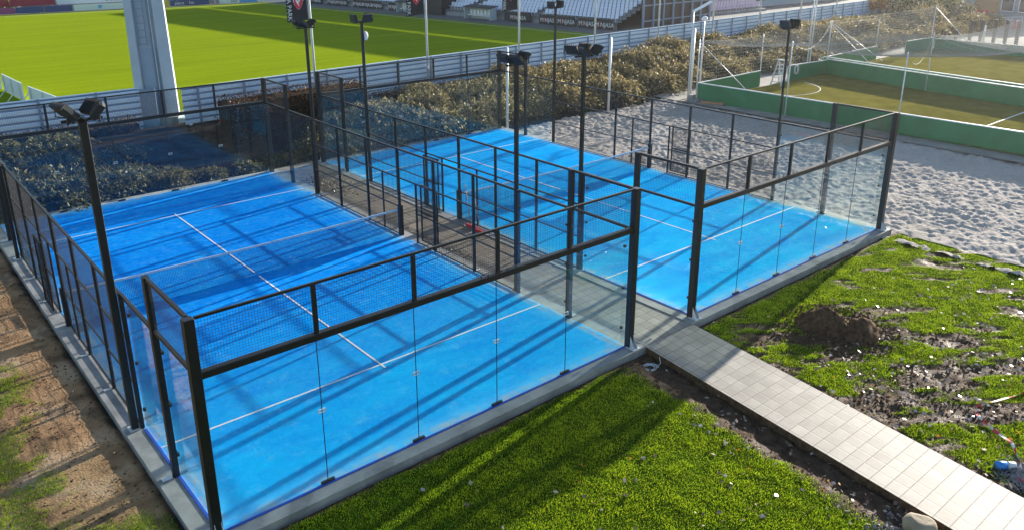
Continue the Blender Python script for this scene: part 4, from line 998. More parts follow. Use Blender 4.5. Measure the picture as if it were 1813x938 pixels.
# ------------------------------------------------------------------ green boarded cages
def cage_wall(name, pts, h, label, group='green cage walls', z0=-.25):
    root = empty(name, (*pts[0], 0), 0, label, 'cage wall', group); pts = [np.array(p, float) for p in pts]
    for p, q in zip(pts[:-1], pts[1:]):
        c = (p + q) / 2; d_ = (q - p) / 2; L = np.linalg.norm(d_); n_ = np.array((-d_[1], d_[0])) / L
        b = MB(); b.obox((*c, (h - .06 + z0) / 2), (*d_, 0), (*(n_ * .04), 0), (0, 0, (h - .06 - z0) / 2)); b.build('board', M['greenboard'], root)
        b = MB(); b.obox((*c, h - .03), (*(d_ * 1.002), 0), (*(n_ * .055), 0), (0, 0, .025)); b.build('cap_rail', M['galv'], root)
        k = int(2 * L / 2.0)
        for i in range(k + 1):
            e = p + d_ * 2 * i / max(k, 1) + n_ * .065
            bb = MB(); bb.bar((*e, z0), (*e, h - .06), .05, .05); bb.build('post', M['galv'], root)
    return root
A1, A2, A3, A4 = (37.05, 18.35), (37.75, -14), (51.7, 18.2), (47.6, -6)
cage_wall('cage_wall', [A1, (37.45, 0), A2], .97, 'long green boarded wall beside the sand')
cage_wall('cage_wall', [A1, (43.9, 18.55)], .97, 'short green end wall left of the cage opening')
cage_wall('cage_wall', [(47.3, 18.5), A3], .97, 'short green end wall right of the cage opening')
cage_wall('cage_wall', [A3, (49.6, 7), A4], 1.05, 'green boarded wall at the back of the nearest cage')
cage_wall('cage_wall', [(52.6, 18.9), (50.6, 7), (48.8, -6)], 1.05, 'green boarded wall at the front of the second cage')
cage_wall('cage_wall', [(52.7, 19.1), (62.0, 19.6)], .95, 'green end wall of the second cage left of its opening')
cage_wall('cage_wall', [(67.0, 19.5), (71.5, 19.2)], .95, 'green end wall of the second cage right of its opening')
cage_wall('cage_wall', [(71.5, 19.1), (71.7, 4)], .85, 'green boarded wall farthest back beside the dark posts')
# white markings on the cage turf
b = MB(); arc = [(44.0 + 3.4 * math.cos(a), 18.1 - 0 + 3.4 * math.sin(a)) for a in np.linspace(-2.6, -.25, 16)]
for p, q in zip(arc[:-1], arc[1:]): strip(b, p, q, .055, -.044)
strip(b, (37.8, 3.9), (48.3, 3.9), .08, -.044); b.build('cage_lines', M['line'])['kind'] = 'structure'
# cage posts, cables and overhead net
def cage_post(x, y, h, label, r=.045, brace=None):
    r *= .7
    root = empty('net_post', (x, y, 0), 0, label, 'net post', 'posts of the cage nets')
    b = MB(); b.tube([(x, y, -.3), (x, y, h)], r, 8); b.build('pole', M['galv'], root, True)
    if brace: b = MB(); b.tube([(x, y, h - .15), brace], .022, 6); b.build('brace', M['polegrey'], root, True)
    return root
PA = (36.95, 18.42); NP = [(36.92, 12.3), (37.15, 6.2)]; BK = [(51.9, 18.3), (50.2, 10.5), (49.0, 3.5)]
cage_post(*PA, 3.55, 'cage net post at the near corner with a slanted brace', .05, (37.2, 15.2, 1.0))
cage_post(NP[0][0], NP[0][1], 4.0, 'thin cage net post rising from the wall beside the sand, behind the mast')
cage_post(NP[1][0], NP[1][1], 4.0, 'thin cage net post behind the right corner post of the far court')
cage_post(44.2, 18.75, 3.3, 'cage net post beside the opening in the end wall')
cage_post(*BK[0], 3.6, 'cage net post at the back corner with a slanted brace', .05, (51.3, 14.8, 1.05))
cage_post(*BK[1], 3.6, 'cage net post in the middle of the back wall')
cage_post(*BK[2], 3.6, 'cage net post at the right of the back wall')
cage_post(53.0, 18.9, 3.6, 'cage net post of the second cage with a slanted brace', .05, (53.4, 15.0, 1.05))
cage_post(62.2, 19.8, 3.2, 'cage net post at the opening of the second cage'); cage_post(71.6, 19.5, 3.6, 'cage net post at the far corner of the second cage', .05, (71.9, 16.8, .9))
cage_post(71.9, 12.0, 3.4, 'cage net post on the farthest green wall')
def cable(p, q, sag, r, nm, lab, grp='net cables'):
    p, q = np.array(p, float), np.array(q, float); t = np.linspace(0, 1, 15)[:, None]; pts = p + (q - p) * t; pts[:, 2] -= sag * 4 * (t * (1 - t))[:, 0]
    b = MB(); b.tube(pts, r, 5); tag(b.build(nm, M['rope']), lab, 'rope', grp)
cable((*PA, 3.5), (44.2, 18.75, 3.25), .15, .006, 'net_rope', 'pale rope along the top of the end net from the near corner post')
cable((44.2, 18.75, 3.25), (*BK[0], 3.55), .1, .006, 'net_rope', 'pale rope from the opening post to the back corner post')
cable((*PA, 3.45), (*NP[0], 3.95), .55, .006, 'net_rope', 'sagging rope between the near corner post and the post behind the mast')
cable((*NP[0], 3.9), (*NP[1], 3.95), .7, .006, 'net_rope', 'sagging rope over the wall beside the sand')
cable((*NP[0], 3.95), (*BK[0], 3.55), 1.0, .008, 'net_rope', 'thick sagging rope crossing the nearest cage to the back corner post')
cable((*NP[1], 3.95), (*BK[1], 3.5), 1.1, .008, 'net_rope', 'thick sagging rope crossing the nearest cage towards the middle back post')
cable((*BK[0], 3.5), (*BK[1], 3.5), .7, .006, 'net_rope', 'sagging rope along the back wall of the nearest cage')
cable((*BK[1], 3.5), (*BK[2], 3.5), .7, .006, 'net_rope', 'sagging rope at the right of the back wall')
cable((53.0, 18.9, 3.5), (62.2, 19.8, 3.15), .15, .007, 'net_rope', 'rope along the end net of the second cage'); cable((62.2, 19.8, 3.15), (71.6, 19.5, 3.5), .1, .007, 'net_rope', 'rope from the second opening to the far corner post')
cable((71.6, 19.5, 3.5), (71.9, 12, 3.35), .3, .007, 'net_rope', 'rope along the farthest green wall')
def net_sheet(name, label, A, B, C, D, sag, nu, nv, r):
    """saggy netting between four corners A-B (one edge) and D-C (opposite)"""
    A, B, C, D = [np.array(v, float) for v in (A, B, C, D)]
    def P(u, v):
        u = np.asarray(u)[..., None]; v = np.asarray(v)[..., None]; p = (A * (1 - u) + B * u) * (1 - v) + (D * (1 - u) + C * u) * v
        p[..., 2] -= sag * (4 * u * (1 - u) * .5 + 4 * v * (1 - v) * .5)[..., 0]; return p
    b = MB(); us = np.linspace(0, 1, nu + 1); vs = np.linspace(0, 1, nv + 1); k = 10; t = np.linspace(0, 1, k + 1)
    for u in us: q = P(np.full(k + 1, u), t); b.wires(q[:-1], q[1:], r)
    for v in vs: q = P(t, np.full(k + 1, v)); b.wires(q[:-1], q[1:], r)
    return tag(b.build(name, M['netgrey']), label, 'netting', 'nets of the green cages')
net_sheet('cage_net', 'fine hanging net over the end wall of the nearest cage', (*PA, 3.45), (*BK[0], 3.5), (*A3, 1.0), (*A1, 1.0), .05, 60, 12, .006)
net_sheet('cage_net', 'sagging overhead net above the nearest cage', (*NP[0], 3.9), (*BK[1], 3.5), (*BK[2], 3.5), (*NP[1], 3.9), .55, 40, 22, .007)
net_sheet('cage_net', 'overhead net between the first two posts of the nearest cage', (*PA, 3.45), (*BK[0], 3.5), (*BK[1], 3.5), (*NP[0], 3.9), .5, 40, 22, .006)
net_sheet('cage_net', 'denser overhead net across the right part of the cages', (*BK[1], 3.4), (71.9, 12, 3.3), (71.9, 0, 3.3), (48.0, -3, 3.4), .9, 60, 40, .009)
net_sheet('cage_net', 'hanging net over the end wall of the second cage', (53, 18.95, 3.5), (71.6, 19.6, 3.45), (71.6, 19.3, .95), (53, 19.0, .95), .05, 80, 13, .007)
# tall light poles at the cage corners
def lamp_pole(x, y, h, label, head):
    root = empty('street_lamp', (x, y, 0), 0, label, 'street lamp', 'lamp poles by the green cages')
    b = MB(); b.tube([(x, y, -.3), (x, y, h)], [.06, .04], 8); b.build('pole', M['galv'], root, True)
    b = MB()
    if head == 'panel': b.obox((x + .35, y - .35, h + .28), (.42, -.30, .28), (.14, .2, 0), (-.01, .0, .03))
    else:
        n = 10; V = []; F = []
        for i, (r, z) in enumerate(((.02, .24), (.12, .2), (.2, .08), (.2, 0), (.06, -.05))):
            V += [(x + r * math.cos(2 * pi * j / n), y + r * math.sin(2 * pi * j / n), h + z) for j in range(n)]
        for i in range(4): F += [(i * n + j, i * n + (j + 1) % n, (i + 1) * n + (j + 1) % n, (i + 1) * n + j) for j in range(n)]
        b.add(V, F)
    b.build('lamp_head', M['whiteplastic'], root); return root
lamp_pole(36.6, 18.75, 5.2, 'slim pole with a tilted pale panel lamp at the sand corner', 'panel')
lamp_pole(37.9, 18.9, 4.6, 'slim pole with a round white lamp head beside the panel lamp', 'dome')
lamp_pole(51.0, 19.3, 6.3, 'slim pole with a round white lamp head at the back corner of the nearest cage', 'dome')
lamp_pole(51.7, 19.5, 7.5, 'taller slim pole beside the round lamp at the back corner', 'panel')
b = MB(); b.box(36.3, 37.0, 17.9, 18.3, -.3, .02); b.box(36.45, 36.75, 18.3, 18.6, -.3, .25); tag(b.build('anchor_block', M['concrete']), 'pale concrete anchor block at the foot of the corner lamp poles', 'concrete block')
b = MB(); b.obox((37.9 - 1.2, 17.0, -.05), (.2, -.7, 0), (.12, .03, 0), (0, 0, .05)); tag(b.build('plank', M['wood']), 'wooden plank lying on the sand below the green wall corner', 'plank')
# A-frame ladder in the opening
LD = empty('step_ladder', (45.0, 17.7, -.05), 0, 'white double A-frame ladder standing in the cage opening', 'ladder')
for sx in (-1, 1):
    b = MB()
    for sy in (-.32, .32): b.bar((45.0 + sx * .5, 17.7 + sy * 1.2, -.05), (45.0 + sx * .06, 17.7 + sy * .7, 1.6), .06)
    for k in range(1, 6):
        f = k / 6; b.bar((45.0 + sx * (.5 - .44 * f), 17.7 - .32 * (1.2 - .5 * f), -.05 + 1.65 * f), (45.0 + sx * (.5 - .44 * f), 17.7 + .32 * (1.2 - .5 * f), -.05 + 1.65 * f), .045)
    b.build('ladder_frame', M['polegrey'], LD)
b = MB(); b.box(44.88, 45.12, 17.42, 17.98, 1.6, 1.66); b.build('top_step', M['polegrey'], LD)
# hanging hose reel bundle on the cage pole
b = MB()
for k in range(3): b.tube([(42.0 + .05 * k, 18.32, .75 + .26 * math.cos(a)) if False else (47.9 + .03 * k + .22 * math.sin(a), 18.33 - .02 * k, .62 + .3 * math.cos(a)) for a in np.linspace(0, 2 * pi, 14)], .03, 5)
tag(b.build('hose_bundle', M['polegrey']), 'pale green coiled hose hanging on the inner side of the end wall', 'hose')

# ------------------------------------------------------------------ dark timber posts, barriers and buildings at the far right
M['darktimber'] = noisy('dark_timber', (.04, .03, .03), (.08, .06, .055), 8, .8, .3, 30, obj=True)
tpost = [(77.9, 20.9, .9), (78.6, 20.2, 1.0), (79.2, 19.2, 1.85), (79.5, 18.4, 1.95), (79.6, 17.3, 2.05), (79.2, 16.2, 2.1), (79.0, 15.2, 2.1), (78.9, 13.6, 2.1)]
for i, (x, y, h) in enumerate(tpost):
    b = MB(); b.cbox(x - .13, x + .13, y - .13, y + .13, -.3, h, .03)
    tag(b.build('timber_post', M['darktimber']), 'dark square timber post on the pale plaza, %s of the row from the left' % ordn[i], 'post', 'dark timber posts on the plaza')
b = MB(); b.bar((79.2, 18.0, -.2), (79.2, 18.0, 1.5), .12, .12); tag(b.build('bollard', M['white']), 'pale blue white post among the dark timber posts', 'post')
BRc = []
for i, y in enumerate((26.9, 25.9)):
    root = empty('road_barrier', (100.4, y, -.12), 0, ['red and white barrier board in front of the building, left one of the pair', 'red and white barrier board in front of the building, right one of the pair'][i], 'barrier', 'red and white barriers')
    b = MB(); b.box(100.3, 100.36, y - .42, y + .42, .2, 1.15); b.build('board', M['red'], root)
    b = MB(); b.obox((100.28, y, .65), (0, .10, .36), (.015, 0, 0), (0, .07, -.02)); b.build('stripe', M['white'], root)
    b = MB(); b.box(100.2, 100.7, y - .3, y - .2, -.12, .2); b.box(100.2, 100.7, y + .2, y + .3, -.12, .2); b.build('foot', M['black2'], root)
for i, (x, y) in enumerate(((96.5, 22.6), (94, 20.5))):
    b = MB(); b.tube([(x, y, -.12), (x, y, -.06)], .3, 4); b.tube([(x, y, -.06), (x, y, .95)], [.2, .04], 10)
    tag(b.build('traffic_cone', M['red']), ['red traffic cone left of the white trestle by the building', 'red traffic cone right of the white trestle by the building'][i], 'cone', 'red traffic cones')
root = empty('trestle_barrier', (95.5, 21.3, -.12), 0, 'low white and red trestle barrier between the cones', 'barrier')
b = MB(); b.bar((96, 22.5, .7), (94.3, 20.1, .7), .05, .18); b.build('board', M['white'], root)
for p in ((95.8, 22.2), (94.5, 20.4)): b = MB(); b.bar((p[0] - .25, p[1], -.12), (p[0], p[1], .62), .06); b.bar((p[0] + .25, p[1], -.12), (p[0], p[1], .62), .06); b.build('leg', M['red'], root)
# low rail in front of the building
root = empty('railing', (92, 24, -.12), 0, 'thin grey railing running along the plaza before the building', 'railing')
b = MB()
for i in range(9): b.bar((88 + 1.2 * i, 26.0 - .62 * i, -.12), (88 + 1.2 * i, 26.0 - .62 * i, .9), .05)
b.build('post', M['galv'], root); b = MB(); b.bar((88, 26, .9), (97.6, 21.04, .9), .05); b.bar((88, 26, .45), (97.6, 21.04, .45), .04); b.build('rail', M['galv'], root)
M['bluewall'] = noisy('pale_blue_wall', (.30, .36, .44), (.36, .42, .50), .6, .6); M['greywall'] = noisy('grey_wall', (.20, .21, .23), (.27, .28, .3), .6, .7); M['door'] = noisy('orange_timber_door', (.34, .13, .04), (.45, .19, .07), 2, .55, stretch=(1, 1, 9)); M['window'] = mat('dark_window', (.03, .04, .05), .1)
HB = empty('clubhouse', (105, 28, -.12), 0, 'blue grey clubhouse with an orange timber garage door at the far right corner', 'building')
g0 = np.array((106.5, 35.5)); g1 = np.array((102.5, 17.5)); gd = (g1 - g0) / np.linalg.norm(g1 - g0); gn = np.array((-gd[1], gd[0]))
def GP(s, t, z): p = g0 + gd * s + gn * t; return (p[0], p[1], z)
def gbox(bb, s0, s1, t0, t1, z0, z1): bb.add([GP(s0, t0, z0), GP(s1, t0, z0), GP(s1, t1, z0), GP(s0, t1, z0), GP(s0, t0, z1), GP(s1, t0, z1), GP(s1, t1, z1), GP(s0, t1, z1)], MB.BF)
b = MB(); gbox(b, -6, 3.5, 0, 8, -.2, 4.2); b.build('wall', M['bluewall'], HB)
b = MB(); gbox(b, 3.51, 14.2, .3, 8, -.2, 4.2); b.build('wall', M['greywall'], HB); b = MB(); gbox(b, -6.4, 14.6, -.4, 8.4, 4.2, 4.5); b.build('roof', M['greywall'], HB)
b = MB(); gbox(b, 6.6, 9.6, .2, .29, -.1, 2.6); dr_ = b.build('garage_door', M['door'], HB)
b = MB(); gbox(b, 3.8, 4.6, .22, .29, -.1, 2.2); b.build('door', M['door'], HB)
for s0, s1 in ((.6, 1.5), (9.9, 11.3), (12, 13.4)):
    b = MB(); gbox(b, s0, s1, -.02 if s0 < 3 else .27, -.004 if s0 < 3 else .296, .9, 2.4); w_ = b.build('window', M['window'], HB)
    b = MB(); gbox(b, s0 - .07, s0 - .005, -.031 if s0 < 3 else .249, -.0205 if s0 < 3 else .2685, .82, 2.48); gbox(b, s1 + .005, s1 + .07, -.031 if s0 < 3 else .249, -.0205 if s0 < 3 else .2685, .82, 2.48); gbox(b, s0 - .06, s1 + .06, -.03 if s0 < 3 else .25, -.021 if s0 < 3 else .268, 2.41, 2.48); gbox(b, s0 - .06, s1 + .06, -.05 if s0 < 3 else .22, -.021 if s0 < 3 else .268, .82, .89); b.build('frame', M['white'], w_)
b = MB(); gbox(b, 1.9, 2.2, -.06, -.004, -.1, 3.8); b.build('downpipe', M['white'], HB)
# stadium service building beyond the fence
SB = empty('service_building', (95, 52, .8), 0, 'low grey service building beyond the right end of the fence', 'building')
b = MB(); b.box(86, 118, 48, 56, .8, 5.5); b.build('wall', M['bluewall'], SB)
for i in range(8): b = MB(); b.box(87 + 3.8 * i, 89.8 + 3.8 * i, 47.93, 47.996, 1.7, 3.2); b.build('window', M['window'], SB)

# ------------------------------------------------------------------ foreground objects
# mound of dug soil
n = 60; xs = np.linspace(-1.25, 1.25, n); X, Y = np.meshgrid(xs, xs)
def bump2(x, y, cx, cy, sx, sy, rot, h):
    c, s = math.cos(rot), math.sin(rot); u = (x - cx) * c + (y - cy) * s; v = -(x - cx) * s + (y - cy) * c
    return h * np.clip(1 - np.sqrt((u / sx) ** 2 + (v / sy) ** 2), 0, 1) ** .85
Z = np.maximum(bump2(X, Y, -.06, .34, .60, .78, .5, .60), bump2(X, Y, .30, -.42, .80, .52, .3, .46)) 
Z = np.where(Z > 0, Z + .26 * (fbm(X * 3.2 + 7, Y * 3.2, 81, 5) - .5) + .10 * (fbm(X * 9, Y * 9, 82, 4) - .5), -.25) - .16
V = np.stack([X + 15.0, Y - 2.8, Z], -1).reshape(-1, 3); idx = np.arange(n * n).reshape(n, n)
F = np.stack([idx[:-1, :-1], idx[:-1, 1:], idx[1:, 1:], idx[1:, :-1]], -1).reshape(-1, 4)
tag(mesh_np('soil_mound', V, [F], M['mound'], None, None, None, True), 'two-humped mound of dug brown soil on the grass right of the path', 'soil mound')
n = 900; a_ = rng.uniform(0, 2 * pi, n); r_ = np.sqrt(rng.random(n)) * 1.5; X = 15.0 + r_ * np.cos(a_); Y = -2.8 + r_ * np.sin(a_)
Zm = np.maximum(bump2(X - 15.0, Y + 2.8, -.06, .34, .60, .78, .5, .60), bump2(X - 15.0, Y + 2.8, .30, -.42, .80, .52, .3, .46)); Zc = np.where(Zm > 0, Zm - .15, -.14)
def clods(name, X, Y, Z, rmin, rmax, mt):
    n = len(X); r = rng.uniform(rmin, rmax, n); base = np.array([(1, 0, 0), (0, 1, 0), (-1, 0, 0), (0, -1, 0), (0, 0, 1), (0, 0, -1)], float)
    V = (np.stack([X, Y, Z], 1)[:, None] + (base[None] + rng.normal(0, .25, (n, 6, 3))) * r[:, None, None]).reshape(-1, 3)
    T = np.array([(0, 1, 4), (1, 2, 4), (2, 3, 4), (3, 0, 4), (1, 0, 5), (2, 1, 5), (3, 2, 5), (0, 3, 5)]); F = ((np.arange(n) * 6)[:, None, None] + T[None]).reshape(-1, 3)
    o = mesh_np(name, V, [F], mt); o['kind'] = 'stuff'; return o
clods('soil_clods', X, Y, Zc + .04, .008, .04, M['mound'])
N = 9000; X = rng.uniform(-5, -.5, N); Y = rng.uniform(-1, 16, N); k = rng.random(N) < .12 + .5 * sstep(.52, .68, fbm(X * 1.2, Y * 1.2, 98, 4)); X, Y = X[k], Y[k]; clods('dirt_clods', X, Y, np.where(Y > -.3, z_left(X, Y), z_front(X, Y)), .006, .03, M['mound'])
N = 9000; X = rng.uniform(9, 18, N); Y = rng.uniform(-8.5, -.6, N); k = (rng.random(N) < soil_front(X, Y) * .6) & ~((X > pathL(Y) + .0) & (X < pathR(Y) - .12)); X, Y = X[k], Y[k]; clods('soil_clods', X, Y, z_front(X, Y) + .0, .008, .035, M['mound'])
# boulders
M['stone'] = noisy('sandstone', (.22, .17, .11), (.42, .34, .23), 2.2, .8, .6, 12, obj=True); M['stone2'] = noisy('dark_fieldstone', (.06, .075, .075), (.12, .14, .14), 3, .8, .5, 14, obj=True)
def boulder(x, y, z, r, seed, mt, label, sc=(1, 1, .8)):
    import bmesh
    bm_ = bmesh.new(); bmesh.ops.create_icosphere(bm_, subdivisions=4, radius=1)
    rg = np.random.default_rng(seed); pl = rg.normal(size=(14, 3)); pl /= np.linalg.norm(pl, axis=1)[:, None]; dd = rg.uniform(.72, .98, 14)
    for v in bm_.verts:
        c = np.array(v.co); k = 1.0
        for p_, d_ in zip(pl, dd):
            t_ = c @ p_
            if t_ > d_: k = min(k, d_ / t_)
        k *= 1 + .05 * (float(fbm(c[0] * 3 + seed, c[1] * 3 + c[2] * 2, seed, 3)) - .5); v.co = Vector((c[0] * k * r * sc[0], c[1] * k * r * sc[1], c[2] * k * r * sc[2]))
    me = bpy.data.meshes.new('boulder'); bm_.to_mesh(me); bm_.free(); me.materials.append(mt)
    for p_ in me.polygons: p_.use_smooth = True
    o = bpy.data.objects.new('boulder', me); COL.objects.link(o); o.location = (x, y, z); o.rotation_euler = (.2, .1, seed); return tag(o, label, 'boulder')
boulder(9.14, -7.44, -.06, .27, 3, M['stone'], 'tan boulder beside the path at the bottom edge')
boulder(8.66, -7.42, -.13, .2, 9, M['stone2'], 'dark grey boulder half hidden at the bottom edge left of the tan one')
# hose: coil plus run along the kerb
hp = [(10.38, .02, .03), (10.46, -.25, -.02), (10.47, -.5, -.05), (10.36, -.8, -.08), (10.2, -.98, -.12), (10.03, -1.02, -.15)]
coil = [(9.92 + (.21 - .008 * a) * math.cos(a), -.90 + (.17 - .006 * a) * math.sin(a), -.175 + .012 * (int(a) % 2)) for a in np.linspace(-.8, 2 * pi * 2.4 - .8, 60)]
b = MB(); b.tube(hp + coil, .010, 6); tag(b.build('garden_hose', M['polegrey'], None, True), 'thin white hose coiled on the grass at the corner of the near court', 'hose')
# blue cap connector, barrier tape
root = empty('pipe_coupling', (12.05, -7.72, -.14), 0, 'blue capped grey pipe coupling lying beside the path at the right edge', 'pipe coupling')
M['bluecap'] = mat('blue_plastic', (.02, .22, .62), .35)
b = MB(); b.tube([(11.93, -7.62, -.06), (12.07, -7.74, -.06)], .075, 14); b.build('blue_cap', M['bluecap'], root, True)
b = MB(); b.tube([(12.07, -7.74, -.06), (12.2, -7.85, -.06)], .06, 14); b.tube([(12.1, -7.765, -.06), (12.12, -7.782, -.06)], .07, 14); b.build('grey_socket', M['polegrey'], root, True)
mt = mat('red_white_tape', rough=.4); t = NT(mt); p_ = t.attr('along')
t.color(t.mix(t.math('GREATER_THAN', t.math('FRACT', t.math('MULTIPLY', p_, 3.0)), .5), (.65, .03, .05), (.75, .72, .72))); M['tape'] = mt
tp = np.array([(16.2, -7.05, -.1), (15.18, -7.01, -.08), (14.4, -6.72, -.1), (13.78, -6.56, -.06), (13.55, -6.65, -.1), (13.4, -6.79, -.07), (13.15, -7.15, -.08), (12.93, -7.54, -.06), (12.45, -7.84, -.08), (12.1, -7.98, -.09), (11.85, -8.02, -.1), (11.8, -8.2, -.09), (12.4, -8.6, -.1)])
tt = np.linspace(0, len(tp) - 1, 90); tp2 = np.stack([np.interp(tt, np.arange(len(tp)), tp[:, i]) for i in range(3)], 1); al = np.concatenate([[0], np.cumsum(np.linalg.norm(np.diff(tp2, axis=0), axis=1))])
V = []; 
for i in range(90):
    tw = .9 + .8 * math.sin(i * .35); dd_ = tp2[min(i + 1, 89)] - tp2[max(i - 1, 0)]; s_ = np.array((-dd_[1], dd_[0], 0)); s_ /= np.linalg.norm(s_) + 1e-9; w_ = s_ * math.cos(tw) + np.array((0, 0, abs(math.sin(tw)))); V += [tp2[i] - w_ * .03, tp2[i] + w_ * .03]
tag(mesh_np('barrier_tape', np.array(V), [np.array([(2 * i, 2 * i + 1, 2 * i + 3, 2 * i + 2) for i in range(89)])], M['tape'], None, None, {'along': np.repeat(al, 2)}), 'red and white barrier tape trailing over the muddy grass at the right edge', 'barrier tape')
# brooms leaning on the far court fence
for i, (bx, by, tx_, ty_) in enumerate(((12.28, 9.05, 12.5, 9.62), (12.22, 8.45, 12.5, 9.2))):
    root = empty('broom', (bx, by, -.03), 0, ['broom with red head and wooden handle leaning on the mesh, left one', 'broom with red head and wooden handle leaning on the mesh, right one'][i], 'broom', 'brooms between the courts')
    b = MB(); b.tube([(bx, by, .08), (tx_, ty_, 1.38)], .013, 7); b.build('handle', M['wood'], root, True)
    b = MB(); b.cbox(bx - .05, bx + .05, by - .24, by + .24, .02, .09, .012); b.build('head', M['red'], root)
    b = MB()
    for yy in np.arange(by - .21, by + .22, .03): b.box(bx - .04, bx + .04, yy, yy + .02, -.03, .019)
    b.build('bristles', M['red'], root)
# stones and leaf litter piled on the path's far end
b = MB(); n = 900; P = np.stack([rng.normal(11.0, .35, n), rng.normal(17.0, .8, n), np.full(n, -.02)], 1); V, F = leaf_cloud(P, np.stack([rng.normal(size=n), rng.normal(size=n), rng.uniform(0, .6, n)], 1), .07, .7)
P2 = np.stack([rng.uniform(10.45, 10.75, 260), rng.uniform(7, 11, 260), np.full(260, -.02)], 1); V2, F2 = leaf_cloud(P2, np.stack([rng.normal(size=260), rng.normal(size=260), rng.uniform(0, .4, 260)], 1), .06, .7)
ob = mesh_np('leaf_litter', np.concatenate([V, V2]), [F, F2 + len(V)], M['autumn2'] if 'autumn2' in M else M['fallen']); ob['kind'] = 'stuff'

# ------------------------------------------------------------------ grass blades, fallen leaves, gravel
def blades(name, X, Y, Z, hmin, hmax, w, mt):
    n = len(X); a = rng.uniform(0, 2 * pi, n); h = rng.uniform(hmin, hmax, n); le = rng.uniform(.1, .8, n) * h; ww = w * rng.uniform(.6, 1.3, n)
    c, s = np.cos(a), np.sin(a); bx, by = -s * ww / 2, c * ww / 2
    V = np.stack([np.stack([X - bx, Y - by, Z], 1), np.stack([X + bx, Y + by, Z], 1), np.stack([X + c * le * .4 + bx * .6, Y + s * le * .4 + by * .6, Z + h * .6], 1), np.stack([X + c * le, Y + s * le, Z + h], 1)], 1).reshape(-1, 3)
    F = (np.arange(n) * 4)[:, None] + np.array([[0, 1, 2, 3]])
    o = mesh_np(name, V, [F], mt); o['kind'] = 'stuff'; return o
N = 900000
X = rng.uniform(-1.0, 23.0, N); Y = rng.uniform(-9.2, -.45, N)
keepd = (X < 24) & ~((X < 4.0) & (Y < -4.5)); dist = np.hypot(X + 3.4, Y + 11.6); keepd &= rng.random(N) < np.clip(15 / np.maximum(dist, 9), .35, 1)
X, Y = X[keepd], Y[keepd]; sl_ = soil_front(X, Y); on = (X > pathL(Y) - .0) & (X < pathR(Y) + .0)
patch = fbm(X * 2.2, Y * 2.2, 91, 4)
k = (rng.random(len(X)) > sl_ * 1.08) & ~on & (rng.random(len(X)) < .6 + 1.0 * (patch - .2)); X, Y, patch = X[k], Y[k], patch[k]
tall = .75 + .5 * sstep(.35, .7, fbm(X * 3.2, Y * 3.2, 92, 4)); bl = blades('grass', X, Y, z_front(X, Y) - .01, .02 * tall, .055 * tall, .009, M['blade'])
N = 190000; X = rng.uniform(-5.5, -.5, N); Y = rng.uniform(-3, 9, N)
gm = np.maximum(sstep(.42, .56, fbm(X * 2.1, Y * 2.1, 95, 5)), .9 * sstep(1.6, .9, Y + (fbm(X * 2, Y * 2, 97, 3) - .5))) * np.maximum(sstep(-1.5, -2.1, X + (fbm(Y * .9, X * .3, 96, 3) - .5) * 1.2), sstep(1.75, 1.2, Y + (fbm(X * 2, Y, 97, 3) - .5)))
k = rng.random(N) < gm; X, Y = X[k], Y[k]; zz = np.where(Y > -.3, z_left(X, Y), z_front(X, Y)); blades('grass', X, Y, zz - .01, .02, .07, .009, M['blade'])
# leaves
def leaves(n, X, Y, Z, size, mt, name='fallen_leaves'):
    D = np.stack([rng.normal(size=n), rng.normal(size=n), rng.normal(0, .28, n)], 1); D /= np.linalg.norm(D, axis=1)[:, None]
    V, F = leaf_cloud(np.stack([X, Y, Z], 1), D, size, .75)
    V = V.reshape(-1, 4, 3); c = V.mean(1, keepdims=True); V[:, :, 2] = c[:, :, 2] + np.clip(V[:, :, 2] - c[:, :, 2], -.018, .03); o = mesh_np(name, V.reshape(-1, 3), [F], mt); o['kind'] = 'stuff'; return o
N = 26000; X = rng.uniform(0, 22, N); Y = rng.uniform(-9, -.5, N); sl_ = soil_front(X, Y); on = (X > pathL(Y) + .02) & (X < pathR(Y) - .02)
dr = X - pathR(Y); dl = pathL(Y) - X
pr = np.where(dr > 0, .012 + .30 * sl_ * sstep(-2.6, -4, Y) + .05 * sstep(-2, -4.5, Y), .008 + .05 * sstep(3.2, .6, dl) * sstep(-1.6, -3.2, Y) + .05 * sl_ * sstep(-2.0, -4.0, Y))
clump = sstep(.48, .66, fbm(X * 1.7, Y * 1.7, 99, 4)); pr = np.where(dl > 0, pr + .075 * clump * sstep(.2, 1.2, (7.8 - X) * -.35 - Y - 1.6), pr + .045 * clump * sstep(-2.4, -3.6, Y)); pr = np.where((dl > 0) & (Y > -1.8), .006, pr); pr = np.where((dr > 0) & (Y > -2.2), .008, pr)
k = (rng.random(N) < pr) & ~on; X, Y = X[k], Y[k]; leaves(len(X), X, Y, z_front(X, Y) + .035, .095, M['fallen'])
N = 70; X = rng.uniform(5, 18, N); Y = rng.uniform(-8, -2.5, N); k = ~((X > pathL(Y)) & (X < pathR(Y))); X, Y = X[k], Y[k]; leaves(len(X), X, Y, z_front(X, Y) + .045, .07, M['autumn'], 'orange_leaves')
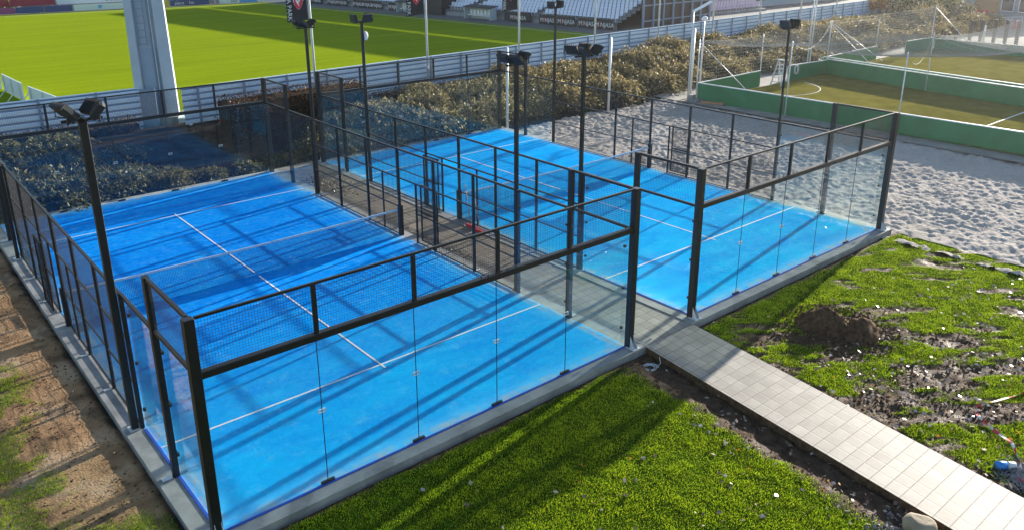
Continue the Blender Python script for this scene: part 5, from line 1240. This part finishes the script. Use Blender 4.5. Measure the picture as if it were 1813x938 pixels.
N = 500; X = rng.uniform(-4, -.45, N); Y = rng.uniform(2, 16, N); k = rng.random(N) < .15 + .8 * sstep(-1.3, -.6, X) * sstep(6, 10, Y); X, Y = X[k], Y[k]; leaves(len(X), X, Y, z_left(X, Y) + .02, .07, M['beech'], 'brown_leaves')
N = 260; X = rng.uniform(-.4, 24, N); Y = rng.uniform(20.4, 21.3, N); leaves(N, X, Y, z_bank(X, Y) + .03, .08, M['fallen'], 'leaves_at_the_kerb')
# gravel at the bottom edge and at the right
M['gravel'] = noisy('grey_gravel', (.10, .095, .10), (.34, .32, .32), 60, .7)
def gravel(cx, cy, sx, sy, n, hmax):
    X = rng.normal(cx, sx, n); Y = rng.normal(cy, sy, n); on = (X > pathL(Y)) & (X < pathR(Y)); X, Y = X[~on], Y[~on]; n = len(X)
    Z = z_front(X, Y) + hmax * np.exp(-(((X - cx) / sx) ** 2 + ((Y - cy) / sy) ** 2) / 2); r = rng.uniform(.012, .035, n)
    base = np.array([(1, 0, 0), (0, 1, 0), (-1, 0, 0), (0, -1, 0), (0, 0, 1), (0, 0, -1)], float); V = (np.stack([X, Y, Z], 1)[:, None] + (base[None] + rng.normal(0, .25, (n, 6, 3))) * r[:, None, None]).reshape(-1, 3)
    T = np.array([(0, 1, 4), (1, 2, 4), (2, 3, 4), (3, 0, 4), (1, 0, 5), (2, 1, 5), (3, 2, 5), (0, 3, 5)]); F = ((np.arange(n) * 6)[:, None, None] + T[None]).reshape(-1, 3)
    o = mesh_np('gravel', V, [F], M['gravel']); o['kind'] = 'stuff'
gravel(8.7, -7.9, .5, .45, 3500, .03); gravel(12.2, -8.35, .28, .3, 3500, .12)

# ------------------------------------------------------------------ thin autumn haze over the whole place
b = MB(); b.box(-510, 710, -410, 810, -1.6, 26)
mt = bpy.data.materials.new('haze_air'); mt.use_nodes = True; t = NT(mt); t.N.remove(t.b)
pv = t.node('ShaderNodeVolumePrincipled'); pv.inputs['Color'].default_value = (.95, .96, 1, 1); pv.inputs['Density'].default_value = HAZE; pv.inputs['Anisotropy'].default_value = .72
t.L.new(pv.outputs[0], t.out.inputs['Volume']); hz = b.build('haze', mt); hz['kind'] = 'stuff'; hz.display_type = 'WIRE'
